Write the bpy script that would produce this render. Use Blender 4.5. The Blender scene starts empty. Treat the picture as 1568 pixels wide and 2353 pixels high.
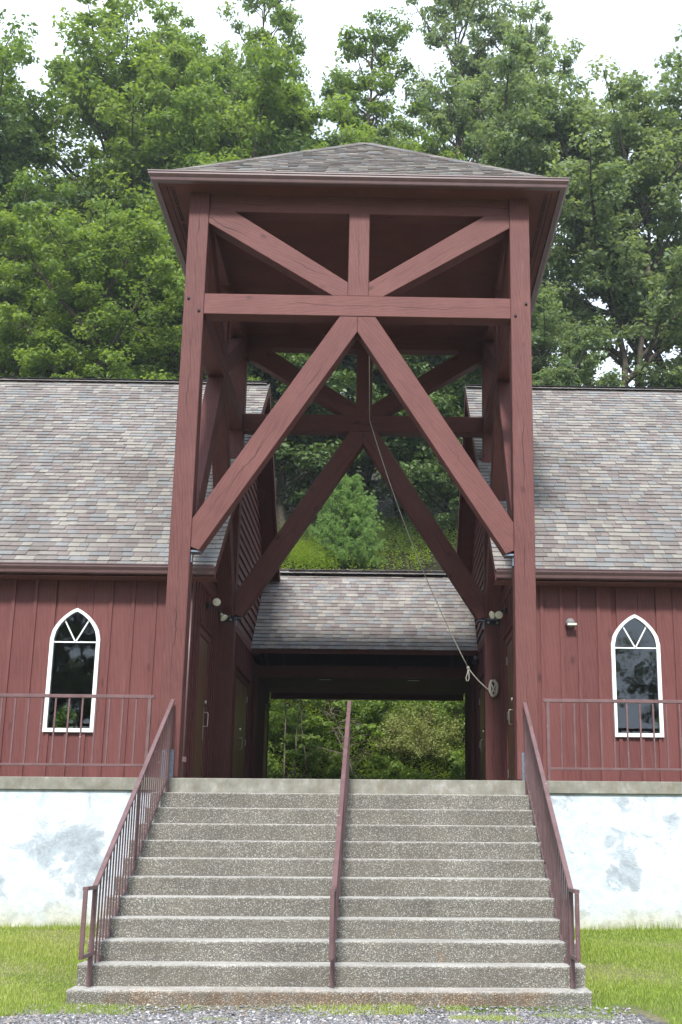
import bpy, bmesh, math, random
import numpy as np
from mathutils import Vector as V, Matrix as M
R = random.Random(7)
S = bpy.context.scene
C = S.collection
rad = math.radians

# ------------------------------------------------------------------ camera
PPX, PPY, F = 959.67, 1203.81, 2791.27
CAMLOC = V((0.4364, -14.4475, -0.7223))
pit, rol, yaw = 0.2575, 0.0067, -0.0246
H0 = 2353.0
yv = V((-math.sin(yaw), math.cos(yaw), 0)); xv = V((math.cos(yaw), math.sin(yaw), 0)); zv = V((0, 0, 1))
fwd = yv * math.cos(pit) + zv * math.sin(pit)
up0 = -yv * math.sin(pit) + zv * math.cos(pit)
rgt = xv * math.cos(rol) + up0 * math.sin(rol)
upv = up0 * math.cos(rol) - xv * math.sin(rol)
cam = bpy.data.cameras.new('camera'); co = bpy.data.objects.new('camera', cam); C.objects.link(co)
co.matrix_world = M(((rgt.x, upv.x, -fwd.x, CAMLOC.x), (rgt.y, upv.y, -fwd.y, CAMLOC.y), (rgt.z, upv.z, -fwd.z, CAMLOC.z), (0, 0, 0, 1)))
cam.sensor_fit = 'VERTICAL'; cam.sensor_height = 36; cam.sensor_width = 24
cam.lens = F / H0 * 36
cam.shift_x = -(PPX - 784) / H0; cam.shift_y = (PPY - 1176.5) / H0
cam.clip_start = 0.1; cam.clip_end = 3000
S.camera = co
S.render.resolution_x, S.render.resolution_y = 682, 1024

def pix(p):
    d = V(p) - CAMLOC
    z = d.dot(fwd)
    if z <= 0.1: return (-9999, -9999)
    return (PPX + F * d.dot(rgt) / z, PPY - F * d.dot(upv) / z)

# ------------------------------------------------------------------ world, sun, exposure
SUN_EL, SUN_AZ = rad(45), rad(184)      # azimuth measured clockwise from +Y
w = bpy.data.worlds.new('World'); S.world = w; w.use_nodes = True
nt = w.node_tree; nt.nodes.clear()
def N(nt, t, **k):
    n = nt.nodes.new(t)
    for a, b in k.items():
        if a == 'ins':
            for i, v in b.items(): n.inputs[i].default_value = v
        else: setattr(n, a, b)
    return n
def L(nt, a, b): nt.links.new(a, b)
sky = N(nt, 'ShaderNodeTexSky', sky_type='NISHITA', sun_disc=False, sun_elevation=SUN_EL, sun_rotation=SUN_AZ, altitude=300, air_density=1.0, dust_density=2.5, ozone_density=1.0)
tc = N(nt, 'ShaderNodeTexCoord')
cn = N(nt, 'ShaderNodeTexNoise', ins={'Scale': 2.2, 'Detail': 7, 'Roughness': 0.6})
mp = N(nt, 'ShaderNodeMapping'); mp.inputs['Scale'].default_value = (1, 1, 2.2); mp.inputs['Location'].default_value = (3.1, 0.4, 1.2)
L(nt, tc.outputs['Generated'], mp.inputs[0]); L(nt, mp.outputs[0], cn.inputs['Vector'])
cr = N(nt, 'ShaderNodeValToRGB'); cr.color_ramp.elements[0].position = 0.36; cr.color_ramp.elements[0].color = (.55, .55, .55, 1); cr.color_ramp.elements[1].position = 0.52; cr.color_ramp.elements[1].color = (1, 1, 1, 1)
L(nt, cn.outputs['Fac'], cr.inputs[0])
mx = N(nt, 'ShaderNodeMix', data_type='RGBA')
L(nt, cr.outputs[0], mx.inputs[0]); L(nt, sky.outputs[0], mx.inputs[6])
mx.inputs[7].default_value = (10.4, 11.8, 13.6, 1)
bg = N(nt, 'ShaderNodeBackground'); bg.inputs[1].default_value = 0.075
L(nt, mx.outputs[2], bg.inputs[0])
wo = N(nt, 'ShaderNodeOutputWorld'); L(nt, bg.outputs[0], wo.inputs[0])
sl = bpy.data.lights.new('sun', 'SUN'); sl.energy = 3.3; sl.angle = rad(8); sl.color = (1, .965, .92)
so = bpy.data.objects.new('sun', sl); C.objects.link(so)
sd = V((math.sin(SUN_AZ) * math.cos(SUN_EL), math.cos(SUN_AZ) * math.cos(SUN_EL), math.sin(SUN_EL)))
so.rotation_euler = (-sd).to_track_quat('-Z', 'Y').to_euler()
so.location = (0, 0, 60)
S.view_settings.view_transform = 'Standard'; S.view_settings.look = 'None'; S.view_settings.gamma = 1
S.view_settings.use_curve_mapping = False; S.view_settings.exposure = 1.0
S.render.engine = 'CYCLES'
S.cycles.max_bounces = 8; S.cycles.transparent_max_bounces = 12

# ------------------------------------------------------------------ materials
def mat(name, rough=.7, spec=.3, metal=0):
    m = bpy.data.materials.new(name); m.use_nodes = True; nt = m.node_tree
    b = nt.nodes['Principled BSDF']; b.inputs['Roughness'].default_value = rough; b.inputs['Specular IOR Level'].default_value = spec; b.inputs['Metallic'].default_value = metal
    return m, nt, b
def coords(nt, scale=(1, 1, 1), rnd=0, kind='Object'):
    t = N(nt, 'ShaderNodeTexCoord'); m = N(nt, 'ShaderNodeMapping'); m.inputs['Scale'].default_value = scale
    src = t.outputs[kind]
    if rnd:
        oi = N(nt, 'ShaderNodeObjectInfo'); v = N(nt, 'ShaderNodeVectorMath', operation='SCALE'); v.inputs[0].default_value = (1, .7, 1.3)
        mm = N(nt, 'ShaderNodeMath', operation='MULTIPLY'); mm.inputs[1].default_value = rnd
        L(nt, oi.outputs['Random'], mm.inputs[0]); L(nt, mm.outputs[0], v.inputs['Scale'])
        a = N(nt, 'ShaderNodeVectorMath', operation='ADD'); L(nt, src, a.inputs[0]); L(nt, v.outputs[0], a.inputs[1]); src = a.outputs[0]
    L(nt, src, m.inputs[0]); return m.outputs[0]
def noise(nt, vec, scale, detail=4, rough=.55, dist=0):
    n = N(nt, 'ShaderNodeTexNoise', ins={'Scale': scale, 'Detail': detail, 'Roughness': rough, 'Distortion': dist}); L(nt, vec, n.inputs['Vector']); return n.outputs['Fac']
def ramp(nt, f, stops, interp='LINEAR'):
    r = N(nt, 'ShaderNodeValToRGB'); e = r.color_ramp.elements; r.color_ramp.interpolation = interp
    while len(e) < len(stops): e.new(0.5)
    for i, (p, c) in enumerate(stops):
        e[i].position = p; e[i].color = (*c, 1) if len(c) == 3 else c
    L(nt, f, r.inputs[0]); return r.outputs[0]
def g(v): return (v, v, v)
def mix(nt, f, a, b, bt='MIX'):
    m = N(nt, 'ShaderNodeMix', data_type='RGBA', blend_type=bt)
    for i, x in ((0, f), (6, a), (7, b)):
        if isinstance(x, (int, float)): m.inputs[i].default_value = x
        elif isinstance(x, tuple): m.inputs[i].default_value = (*x, 1)
        else: L(nt, x, m.inputs[i])
    return m.outputs[2]
def mth(nt, op, a, b=0, c=None):
    m = N(nt, 'ShaderNodeMath', operation=op)
    for i, x in enumerate((a, b, c)):
        if x is None: continue
        if isinstance(x, (int, float)): m.inputs[i].default_value = x
        else: L(nt, x, m.inputs[i])
    return m.outputs[0]
def bump(nt, b, h, s=.4, d=.01):
    n = N(nt, 'ShaderNodeBump'); n.inputs['Strength'].default_value = s; n.inputs['Distance'].default_value = d
    L(nt, h, n.inputs['Height']); L(nt, n.outputs[0], b.inputs['Normal'])

def wood(name, dark, light, crack=True, scale=1.0, rough=.62):
    m, nt, b = mat(name, rough, .25)
    v = coords(nt, (1, 1, 1), 40)
    vs = N(nt, 'ShaderNodeMapping'); vs.inputs['Scale'].default_value = (1, 1, .10); L(nt, v, vs.inputs[0]); vs = vs.outputs[0]
    warp = noise(nt, vs, 5 * scale, 2)
    wv = N(nt, 'ShaderNodeTexWave', wave_type='BANDS', bands_direction='DIAGONAL', ins={'Scale': 16 * scale, 'Distortion': 7, 'Detail': 3, 'Detail Scale': 1.2, 'Detail Roughness': .6}); L(nt, vs, wv.inputs['Vector'])
    fine = noise(nt, vs, 60 * scale, 5, .65)
    big = noise(nt, v, 1.7, 4, .6)
    sawn = N(nt, 'ShaderNodeMapping'); sawn.inputs['Scale'].default_value = (.6, .6, 60); L(nt, v, sawn.inputs[0]); saw = noise(nt, sawn.outputs[0], 1, 2)
    gr = mth(nt, 'ADD', mth(nt, 'MULTIPLY', wv.outputs['Fac'], .16), mth(nt, 'ADD', mth(nt, 'MULTIPLY', fine, .34), mth(nt, 'MULTIPLY', big, .55)))
    oi = N(nt, 'ShaderNodeObjectInfo')
    gr2 = mth(nt, 'ADD', gr, mth(nt, 'MULTIPLY', mth(nt, 'SUBTRACT', oi.outputs['Random'], .5), .22))
    col = ramp(nt, gr2, [(.25, dark), (.85, light)])
    wth = ramp(nt, noise(nt, vs, 2.2, 6, .7), [(.58, g(0)), (.74, g(.4))]); col = mix(nt, wth, col, tuple(x * 1.35 + .02 for x in light))
    # knots
    vk = N(nt, 'ShaderNodeMapping'); vk.inputs['Scale'].default_value = (1, 1, .55); L(nt, v, vk.inputs[0])
    vo = N(nt, 'ShaderNodeTexVoronoi', ins={'Scale': 3.4 * scale}); L(nt, vk.outputs[0], vo.inputs['Vector'])
    kn = ramp(nt, vo.outputs['Distance'], [(.03, g(1)), (.13, g(0))])
    col = mix(nt, mth(nt, 'MULTIPLY', kn, .7), col, tuple(x * .45 for x in dark))
    hgt = mth(nt, 'ADD', gr, mth(nt, 'MULTIPLY', saw, .12))
    if crack:
        t = N(nt, 'ShaderNodeTexCoord'); sp = N(nt, 'ShaderNodeSeparateXYZ'); L(nt, t.outputs['Object'], sp.inputs[0])
        cz = N(nt, 'ShaderNodeCombineXYZ'); off = mth(nt, 'MULTIPLY', oi.outputs['Random'], 31.0)
        L(nt, mth(nt, 'ADD', sp.outputs[2], off), cz.inputs[2])
        wob = noise(nt, cz.outputs[0], 1.1, 5, .65)
        cx_ = mth(nt, 'ADD', sp.outputs[0], mth(nt, 'MULTIPLY', mth(nt, 'SUBTRACT', wob, .5), .26))
        cz2 = N(nt, 'ShaderNodeCombineXYZ'); L(nt, mth(nt, 'ADD', sp.outputs[2], mth(nt, 'ADD', off, 9.3)), cz2.inputs[0])
        wid = noise(nt, cz2.outputs[0], .9, 3)
        wd = mth(nt, 'MULTIPLY', mth(nt, 'MAXIMUM', mth(nt, 'SUBTRACT', wid, .46), 0), .032)
        ck = mth(nt, 'LESS_THAN', mth(nt, 'ABSOLUTE', cx_), wd)
        col = mix(nt, mth(nt, 'MULTIPLY', ck, .8), col, (.012, .006, .006))
        hgt = mth(nt, 'SUBTRACT', hgt, mth(nt, 'MULTIPLY', ck, 2.0))
    L(nt, col, b.inputs['Base Color']); bump(nt, b, hgt, .55, .004)
    return m
TIM = wood('timber_stain', (.080, .027, .025), (.156, .060, .054))
BRD = wood('board_stain', (.086, .027, .026), (.142, .049, .045), crack=False, scale=.8, rough=.55)
TRM = wood('dark_trim_stain', (.085, .026, .022), (.135, .042, .036), crack=False)
def plain(name, c, rough=.5, spec=.4, metal=0, var=.25, sc=6, bs=0):
    m, nt, b = mat(name, rough, spec, metal); v = coords(nt, (1, 1, 1), 20)
    n = noise(nt, v, sc, 5, .6)
    L(nt, ramp(nt, n, [(.3, tuple(x * (1 - var) for x in c)), (.7, tuple(min(1, x * (1 + var)) for x in c))]), b.inputs['Base Color'])
    if bs: bump(nt, b, noise(nt, v, sc * 12, 3), bs, .003)
    return m
GUT = plain('gutter_brown', (.105, .060, .062), .35, .5, var=.12)
SOF = plain('soffit_brown', (.135, .055, .047), .6, .3, var=.15)
CEIL = plain('ceiling_brown', (.125, .046, .038), .7, .2, var=.2, sc=2)
WHT = plain('white_vinyl', (.73, .75, .75), .4, .4, var=.05)
STL = plain('galvanised_steel', (.16, .19, .24), .45, .5, .6, var=.3, sc=20)
LAMPG = plain('lamp_grey', (.17, .165, .17), .6, .3)
BLK = plain('dark_steel', (.03, .032, .036), .5, .4, .3)
BRS = plain('worn_steel', (.55, .52, .45), .3, .5, .9, var=.2)
DOR = plain('door_olive_brown', (.125, .062, .036), .42, .4, var=.10, sc=1.5)
LENS = plain('lamp_glass', (.70, .66, .50), .25, .5, var=.12, sc=30)
ROPE = plain('rope_fibre', (.52, .49, .43), .9, .1, var=.3, sc=90, bs=.5)
VNT = plain('vent_black', (.015, .015, .016), .7, .2)
DIRT = plain('dark_interior', (.03, .026, .022), .9, .1)
# painted railing with chips
m, nt, b = mat('rail_paint', .42, .4); RAIL = m
v = coords(nt, (1, 1, 1), 30)
c0 = ramp(nt, noise(nt, v, 7, 5), [(.3, (.098, .055, .056)), (.7, (.150, .086, .088))])
ch = ramp(nt, noise(nt, v, 16, 6, .7), [(.66, g(0)), (.70, g(1))])
L(nt, mix(nt, mth(nt, 'MULTIPLY', ch, .8), c0, (.50, .36, .34)), b.inputs['Base Color']); bump(nt, b, noise(nt, v, 60, 3), .2, .001)
# shingles
m, nt, b = mat('asphalt_shingle', .92, .15); SHG = m
oi = N(nt, 'ShaderNodeObjectInfo'); at = N(nt, 'ShaderNodeAttribute', attribute_name='rnd')
fr = mth(nt, 'FRACT', mth(nt, 'ADD', oi.outputs['Random'], at.outputs['Fac']))
pal = ramp(nt, fr, [(0, (.165, .140, .135)), (.16, (.205, .212, .218)), (.30, (.270, .250, .220)), (.43, (.185, .158, .152)), (.56, (.225, .202, .190)), (.68, (.185, .190, .195)), (.78, (.205, .170, .160)), (.88, (.290, .272, .245))], 'CONSTANT')
v = coords(nt)
pal = mix(nt, .34, mix(nt, 1.0, pal, g(.90), 'MULTIPLY'), (.158, .150, .144)); gn = noise(nt, v, 160, 2, .7); big = noise(nt, v, .8, 3)
c1 = mix(nt, 1.0, pal, ramp(nt, gn, [(.3, g(.62)), (.72, g(1.5))]), 'MULTIPLY')
c1 = mix(nt, 1.0, c1, ramp(nt, big, [(.3, g(.88)), (.7, g(1.12))]), 'MULTIPLY')
gp = N(nt, 'ShaderNodeNewGeometry'); mpp = N(nt, 'ShaderNodeMapping'); mpp.inputs['Scale'].default_value = (1, .22, .22); L(nt, gp.outputs['Position'], mpp.inputs[0])
c1 = mix(nt, 1.0, c1, ramp(nt, noise(nt, mpp.outputs[0], 2.2, 5, .6), [(.3, g(.84)), (.7, g(1.13))]), 'MULTIPLY')
mo_ = ramp(nt, noise(nt, gp.outputs['Position'], 1.3, 7, .7), [(.60, g(0)), (.75, g(.35))]); c1 = mix(nt, mo_, c1, (.105, .115, .085))
L(nt, c1, b.inputs['Base Color']); bump(nt, b, gn, .6, .003)
# glass
m, nt, b = mat('window_glass'); GLS = m
nt.nodes.remove(b)
gl = N(nt, 'ShaderNodeBsdfGlossy', ins={'Roughness': .02, 'Color': (.9, .95, 1, 1)}); tr = N(nt, 'ShaderNodeBsdfTransparent', ins={'Color': (.62, .68, .66, 1)})
fn = N(nt, 'ShaderNodeFresnel', ins={'IOR': 1.6}); v = coords(nt)
bn = N(nt, 'ShaderNodeBump', ins={'Strength': .06, 'Distance': .02}); L(nt, noise(nt, v, 2.5, 2), bn.inputs['Height']); L(nt, bn.outputs[0], gl.inputs['Normal'])
ms = N(nt, 'ShaderNodeMixShader'); L(nt, mth(nt, 'ADD', fn.outputs[0], .03), ms.inputs[0]); L(nt, tr.outputs[0], ms.inputs[1]); L(nt, gl.outputs[0], ms.inputs[2])
L(nt, ms.outputs[0], nt.nodes['Material Output'].inputs[0])
# exposed aggregate
def aggregate(name, rust=0):
    m, nt, b = mat(name, .85, .25); v = coords(nt, (1, 1, 1), 0 if rust else 15)
    vo = N(nt, 'ShaderNodeTexVoronoi', ins={'Scale': 100.0, 'Randomness': 1.0}); L(nt, v, vo.inputs['Vector'])
    sx = N(nt, 'ShaderNodeSeparateColor'); L(nt, vo.outputs['Color'], sx.inputs[0])
    peb = ramp(nt, sx.outputs[0], [(0, (.10, .098, .092)), (.20, (.17, .165, .155)), (.40, (.25, .24, .215)), (.56, (.14, .138, .135)), (.68, (.33, .31, .27)), (.80, (.21, .17, .13)), (.87, (.42, .41, .385))], 'CONSTANT')
    mort = ramp(nt, vo.outputs['Distance'], [(.40, g(0)), (.62, g(1))])
    c = mix(nt, .08, mix(nt, mort, peb, (.115, .11, .095)), (.235, .222, .195))
    c = mix(nt, 1.0, c, (.91, .905, .885), 'MULTIPLY')
    big = noise(nt, v, 1.6, 5, .6)
    c = mix(nt, 1.0, c, ramp(nt, big, [(.3, g(.75)), (.7, g(1.2))]), 'MULTIPLY')
    # worn edge; sky brightness of treads and nosing painted in too; grime on risers
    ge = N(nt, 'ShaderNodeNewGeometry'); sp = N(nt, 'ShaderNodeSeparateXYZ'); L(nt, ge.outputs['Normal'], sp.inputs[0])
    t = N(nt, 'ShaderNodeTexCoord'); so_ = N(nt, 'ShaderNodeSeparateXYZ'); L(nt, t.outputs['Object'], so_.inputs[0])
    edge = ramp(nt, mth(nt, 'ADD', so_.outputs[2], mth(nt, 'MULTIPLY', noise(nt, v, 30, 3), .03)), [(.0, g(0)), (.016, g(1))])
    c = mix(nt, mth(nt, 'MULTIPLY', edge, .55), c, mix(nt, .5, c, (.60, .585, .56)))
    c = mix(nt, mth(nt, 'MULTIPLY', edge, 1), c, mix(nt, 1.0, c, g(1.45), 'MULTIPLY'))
    spots = ramp(nt, noise(nt, v, 2.3, 3, .5), [(.74, g(0)), (.78, g(.5))])
    c = mix(nt, spots, c, (.22, .12, .06))
    drk = ramp(nt, noise(nt, coords(nt, (.5, 1, 2.5), 15), 3.5, 5, .6), [(.45, g(0)), (.70, g(.40))]); c = mix(nt, drk, c, (.115, .10, .08))
    if rust:
        rm = ramp(nt, mth(nt, 'ADD', mth(nt, 'ABSOLUTE', so_.outputs[0]), mth(nt, 'MULTIPLY', noise(nt, v, 8, 3), .3)), [(1.85 if 0 else .9, g(1)), (.93, g(0))])
        xx = mth(nt, 'MULTIPLY', mth(nt, 'ABSOLUTE', so_.outputs[0]), .48)
        rm = ramp(nt, mth(nt, 'ADD', xx, mth(nt, 'MULTIPLY', noise(nt, v, 8, 3), .1)), [(.93, g(1)), (.96, g(0))])
        rz = ramp(nt, mth(nt, 'ADD', so_.outputs[2], mth(nt, 'MULTIPLY', noise(nt, v, 12, 4), .05)), [(.0, g(1)), (.03, g(.0))])
        c = mix(nt, mth(nt, 'MULTIPLY', mth(nt, 'MULTIPLY', mth(nt, 'MULTIPLY', rm, rz), ramp(nt, noise(nt, v, 5, 5, .7), [(.38, g(.2)), (.60, g(1))])), .6), c, mix(nt, 1.0, c, (1.02, .66, .42), 'MULTIPLY'))
    L(nt, c, b.inputs['Base Color'])
    h = mth(nt, 'SUBTRACT', 1.0, vo.outputs['Distance']); bump(nt, b, h, .9, .006)
    return m
AGG = aggregate('exposed_aggregate'); AGR = aggregate('rust_stained_aggregate', 1)
# concrete edge
m, nt, b = mat('old_concrete', .85, .2); CON = m
v = coords(nt); vs = coords(nt, (1, 1, .25))
c = ramp(nt, noise(nt, v, 5, 6, .65), [(.3, (.13, .127, .105)), (.55, (.215, .21, .18)), (.75, (.33, .33, .31))])
st = ramp(nt, noise(nt, vs, 14, 4, .6), [(.5, g(0)), (.7, g(.55))]); c = mix(nt, st, c, (.16, .13, .085))
wh = ramp(nt, noise(nt, v, 26, 5, .7), [(.66, g(0)), (.72, g(.7))]); c = mix(nt, wh, c, (.62, .62, .60))
L(nt, c, b.inputs['Base Color']); bump(nt, b, noise(nt, v, 40, 5, .7), .5, .006)
# white stucco
m, nt, b = mat('painted_stucco', .75, .25); STU = m
v = coords(nt)
base = ramp(nt, noise(nt, v, 9, 5, .6), [(.3, (.42, .485, .55)), (.6, (.53, .59, .65))])
sp_ = N(nt, 'ShaderNodeSeparateXYZ'); L(nt, v, sp_.inputs[0])
msk = None
for cx0, cz0, rx, rz0, st_ in ((-3.15, -.78, .55, .42, .22), (-2.95, -1.2, .35, .30, .16), (-3.95, -1.25, .5, .25, .12), (3.2, -.95, .28, .5, .14), (3.75, -.55, .25, .22, .12), (-6.2, -.8, .8, .4, .2), (6.0, -1.0, .8, .4, .16)):
    dx = mth(nt, 'DIVIDE', mth(nt, 'SUBTRACT', sp_.outputs[0], cx0), rx); dz = mth(nt, 'DIVIDE', mth(nt, 'SUBTRACT', sp_.outputs[2], cz0), rz0)
    q = mth(nt, 'MULTIPLY', mth(nt, 'MAXIMUM', mth(nt, 'SUBTRACT', 1.0, mth(nt, 'ADD', mth(nt, 'MULTIPLY', dx, dx), mth(nt, 'MULTIPLY', dz, dz))), 0), st_)
    msk = q if msk is None else mth(nt, 'MAXIMUM', msk, q)
p1 = mth(nt, 'ADD', noise(nt, v, 3.2, 9, .62, .8), msk)
patch = ramp(nt, p1, [(.60, g(0)), (.625, g(.55)), (.75, g(.85))])
base = mix(nt, patch, base, ramp(nt, noise(nt, v, 11, 6, .7), [(.35, (.20, .23, .26)), (.7, (.36, .40, .44))]))
scr = ramp(nt, noise(nt, v, 5, 9, .8, 1.8), [(.64, g(0)), (.665, g(.40))]); base = mix(nt, scr, base, (.33, .38, .42))
vr = coords(nt, (1, 1, .12)); run = mth(nt, 'MULTIPLY', ramp(nt, noise(nt, vr, 7, 5, .6), [(.48, g(0)), (.68, g(.5))]), ramp(nt, mth(nt, 'MULTIPLY', sp_.outputs[2], -1), [(.15, g(1)), (.75, g(0))])); base = mix(nt, run, base, (.30, .33, .34))
sp = N(nt, 'ShaderNodeSeparateXYZ'); L(nt, v, sp.inputs[0])
low = ramp(nt, mth(nt, 'ADD', mth(nt, 'ADD', sp.outputs[2], 1.86), mth(nt, 'MULTIPLY', mth(nt, 'SUBTRACT', noise(nt, v, 3, 5, .65), .5), .5)), [(.28, g(.8)), (.52, g(0))])
base = mix(nt, low, base, ramp(nt, noise(nt, v, 7, 5, .7), [(.3, (.24, .23, .15)), (.7, (.55, .55, .45))]))
L(nt, base, b.inputs['Base Color'])
hh = mth(nt, 'ADD', mth(nt, 'MULTIPLY', noise(nt, v, 3.5, 6, .7, 1.0), 1.0), mth(nt, 'MULTIPLY', noise(nt, v, 30, 4, .7), .25)); bump(nt, b, hh, .45, .035)
# foliage
def leafmat(name, a, bcol, c, trans=.35):
    m, nt, b = mat(name, .5, .35); nt.nodes.remove(b)
    at = N(nt, 'ShaderNodeAttribute', attribute_name='rnd'); oi = N(nt, 'ShaderNodeObjectInfo')
    f = mth(nt, 'ADD', at.outputs['Fac'], mth(nt, 'MULTIPLY', mth(nt, 'SUBTRACT', oi.outputs['Random'], .5), .2))
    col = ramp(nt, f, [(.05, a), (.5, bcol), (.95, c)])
    p = N(nt, 'ShaderNodeBsdfPrincipled', ins={'Roughness': .45, 'Specular IOR Level': .35}); L(nt, col, p.inputs['Base Color'])
    t = N(nt, 'ShaderNodeBsdfTranslucent'); L(nt, mix(nt, 1.0, col, (1.35, 1.3, .6), 'MULTIPLY'), t.inputs[0])
    ms = N(nt, 'ShaderNodeMixShader'); ms.inputs[0].default_value = trans; L(nt, p.outputs[0], ms.inputs[1]); L(nt, t.outputs[0], ms.inputs[2])
    L(nt, ms.outputs[0], nt.nodes['Material Output'].inputs[0]); return m
LF_MAPLE = leafmat('maple_leaf', (.090, .160, .040), (.170, .250, .062), (.255, .335, .085), .52)
LF_OAK = leafmat('oak_leaf', (.105, .165, .088), (.180, .245, .130), (.250, .310, .175), .52)
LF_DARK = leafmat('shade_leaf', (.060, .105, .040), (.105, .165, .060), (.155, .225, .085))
LF_PINE = leafmat('pine_needle', (.150, .250, .085), (.230, .360, .130), (.300, .440, .170), .45)
LF_BUSH = leafmat('bush_leaf', (.085, .145, .030), (.160, .240, .050), (.240, .325, .075), .5)
LF_DRY = leafmat('dry_brush', (.140, .120, .055), (.215, .235, .075), (.240, .300, .090))
LF_GRASS = leafmat('grass_blade', (.190, .275, .045), (.285, .375, .065), (.400, .430, .140), .4)
BARK = plain('bark', (.075, .062, .050), .9, .1, var=.4, sc=9, bs=.6)
TWIG = plain('pale_twig', (.12, .105, .08), .9, .1, var=.3, sc=9)
# ground
m, nt, b = mat('ground_soil', .95, .1); GRD = m
v = coords(nt); n1 = noise(nt, v, .8, 6, .65)
c = ramp(nt, noise(nt, v, 9, 6, .7), [(.3, (.055, .085, .018)), (.6, (.095, .14, .03)), (.8, (.14, .15, .06))])
c = mix(nt, ramp(nt, n1, [(.42, g(0)), (.55, g(.8))]), c, ramp(nt, noise(nt, v, 30, 5, .7), [(.3, (.11, .09, .055)), (.7, (.26, .225, .16))]))
L(nt, c, b.inputs['Base Color']); bump(nt, b, noise(nt, v, 25, 5, .7), .7, .03)
m, nt, b = mat('forest_floor', .95, .1); FLR = m
v = coords(nt); c = ramp(nt, noise(nt, v, 5, 6, .7), [(.3, (.016, .016, .009)), (.6, (.032, .030, .018)), (.8, (.045, .06, .02))])
L(nt, c, b.inputs['Base Color']); bump(nt, b, noise(nt, v, 8, 6, .7), .9, .15)
m, nt, b = mat('gravel_bed', .9, .2); GRV = m
v = coords(nt); vo = N(nt, 'ShaderNodeTexVoronoi', ins={'Scale': 70.0}); L(nt, v, vo.inputs['Vector'])
sx = N(nt, 'ShaderNodeSeparateColor'); L(nt, vo.outputs['Color'], sx.inputs[0])
c = ramp(nt, sx.outputs[0], [(0, (.10, .10, .11)), (.35, (.20, .20, .22)), (.6, (.15, .14, .13)), (.8, (.34, .34, .36))], 'CONSTANT')
c = mix(nt, ramp(nt, vo.outputs['Distance'], [(.3, g(0)), (.6, g(.8))]), c, (.06, .055, .045))
L(nt, c, b.inputs['Base Color']); bump(nt, b, mth(nt, 'SUBTRACT', 1, vo.outputs['Distance']), .9, .01)
m, nt, b = mat('gravel_stone', .85, .25); STN = m
at = N(nt, 'ShaderNodeAttribute', attribute_name='rnd')
L(nt, ramp(nt, at.outputs['Fac'], [(0, (.10, .10, .11)), (.3, (.17, .172, .185)), (.6, (.245, .245, .26)), (.85, (.20, .16, .13)), (1, (.50, .50, .53))]), b.inputs['Base Color'])

# ------------------------------------------------------------------ object helpers
W = {}
def wm(o): return W.get(o.name, M.Identity(4))
def place(o, mw, parent=None):
    C.objects.link(o); W[o.name] = mw.copy()
    if parent is not None:
        o.parent = parent; o.matrix_basis = wm(parent).inverted() @ mw
    else: o.matrix_basis = mw
    return o
def thing(name, label, cat, loc=(0, 0, 0), group=None):
    o = bpy.data.objects.new(name, None); o.empty_display_size = .3
    place(o, M.Translation(loc)); o['label'] = label; o['category'] = cat
    if group: o['group'] = group
    return o
def tag(o, label, cat, group=None):
    o['label'] = label; o['category'] = cat
    if group: o['group'] = group
    return o
def meshobj(name, me, mw, parent=None, kind=None):
    o = bpy.data.objects.new(name, me); place(o, mw, parent)
    if kind: o['kind'] = kind
    return o
def frame(origin, z, y):
    z = V(z).normalized(); y = V(y)
    if abs(y.normalized().dot(z)) > .999: y = z.orthogonal()
    y = (y - z * y.dot(z)).normalized(); x = y.cross(z)
    return M(((x.x, y.x, z.x, origin[0]), (x.y, y.y, z.y, origin[1]), (x.z, y.z, z.z, origin[2]), (0, 0, 0, 1)))
def bmfin(bm, name, m, bev=0, smooth=False):
    bmesh.ops.recalc_face_normals(bm, faces=bm.faces)
    if bev: bmesh.ops.bevel(bm, geom=list(bm.edges), offset=bev, segments=1, affect='EDGES', clamp_overlap=True)
    me = bpy.data.meshes.new(name); bm.to_mesh(me); bm.free()
    me.materials.append(m)
    if smooth: me.polygons.foreach_set('use_smooth', [True] * len(me.polygons))
    return me
def prism(name, pts, ext, axis, m, parent, bev=.004):
    """polygon of world points, extruded by a world vector; local Z along the grain"""
    pts = [V(p) for p in pts]; ext = V(ext)
    cen = sum(pts, V()) / len(pts) + ext / 2
    mw = frame(cen, axis, ext); inv = mw.inverted()
    bm = bmesh.new()
    a = [bm.verts.new(inv @ p) for p in pts]; b_ = [bm.verts.new(inv @ (p + ext)) for p in pts]
    bm.faces.new(a); bm.faces.new(b_[::-1]); n = len(pts)
    for i in range(n): bm.faces.new((a[i], b_[i], b_[(i + 1) % n], a[(i + 1) % n]))
    return meshobj(name, bmfin(bm, name, m, bev), mw, parent)
CACHE = {}
def box(name, lo, hi, m, parent, axis=(0, 0, 1), bev=.003):
    """axis-aligned box from lo to hi with its grain along axis; equal boxes share a mesh"""
    lo = V(lo); hi = V(hi); c = (lo + hi) / 2; d = hi - lo
    ax = V(axis); yy = V((0, 1, 0)) if abs(ax.y) < .5 else V((1, 0, 0))
    mw = frame(c, ax, yy); rot = mw.to_3x3().inverted(); dl = rot @ d; dl = V((abs(dl.x), abs(dl.y), abs(dl.z)))
    k = (round(dl.x, 3), round(dl.y, 3), round(dl.z, 3), m.name, bev)
    if k not in CACHE:
        bm = bmesh.new(); bmesh.ops.create_cube(bm, size=1); bmesh.ops.scale(bm, vec=dl, verts=bm.verts)
        CACHE[k] = bmfin(bm, name, m, bev)
    return meshobj(name, CACHE[k], mw, parent)
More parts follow.
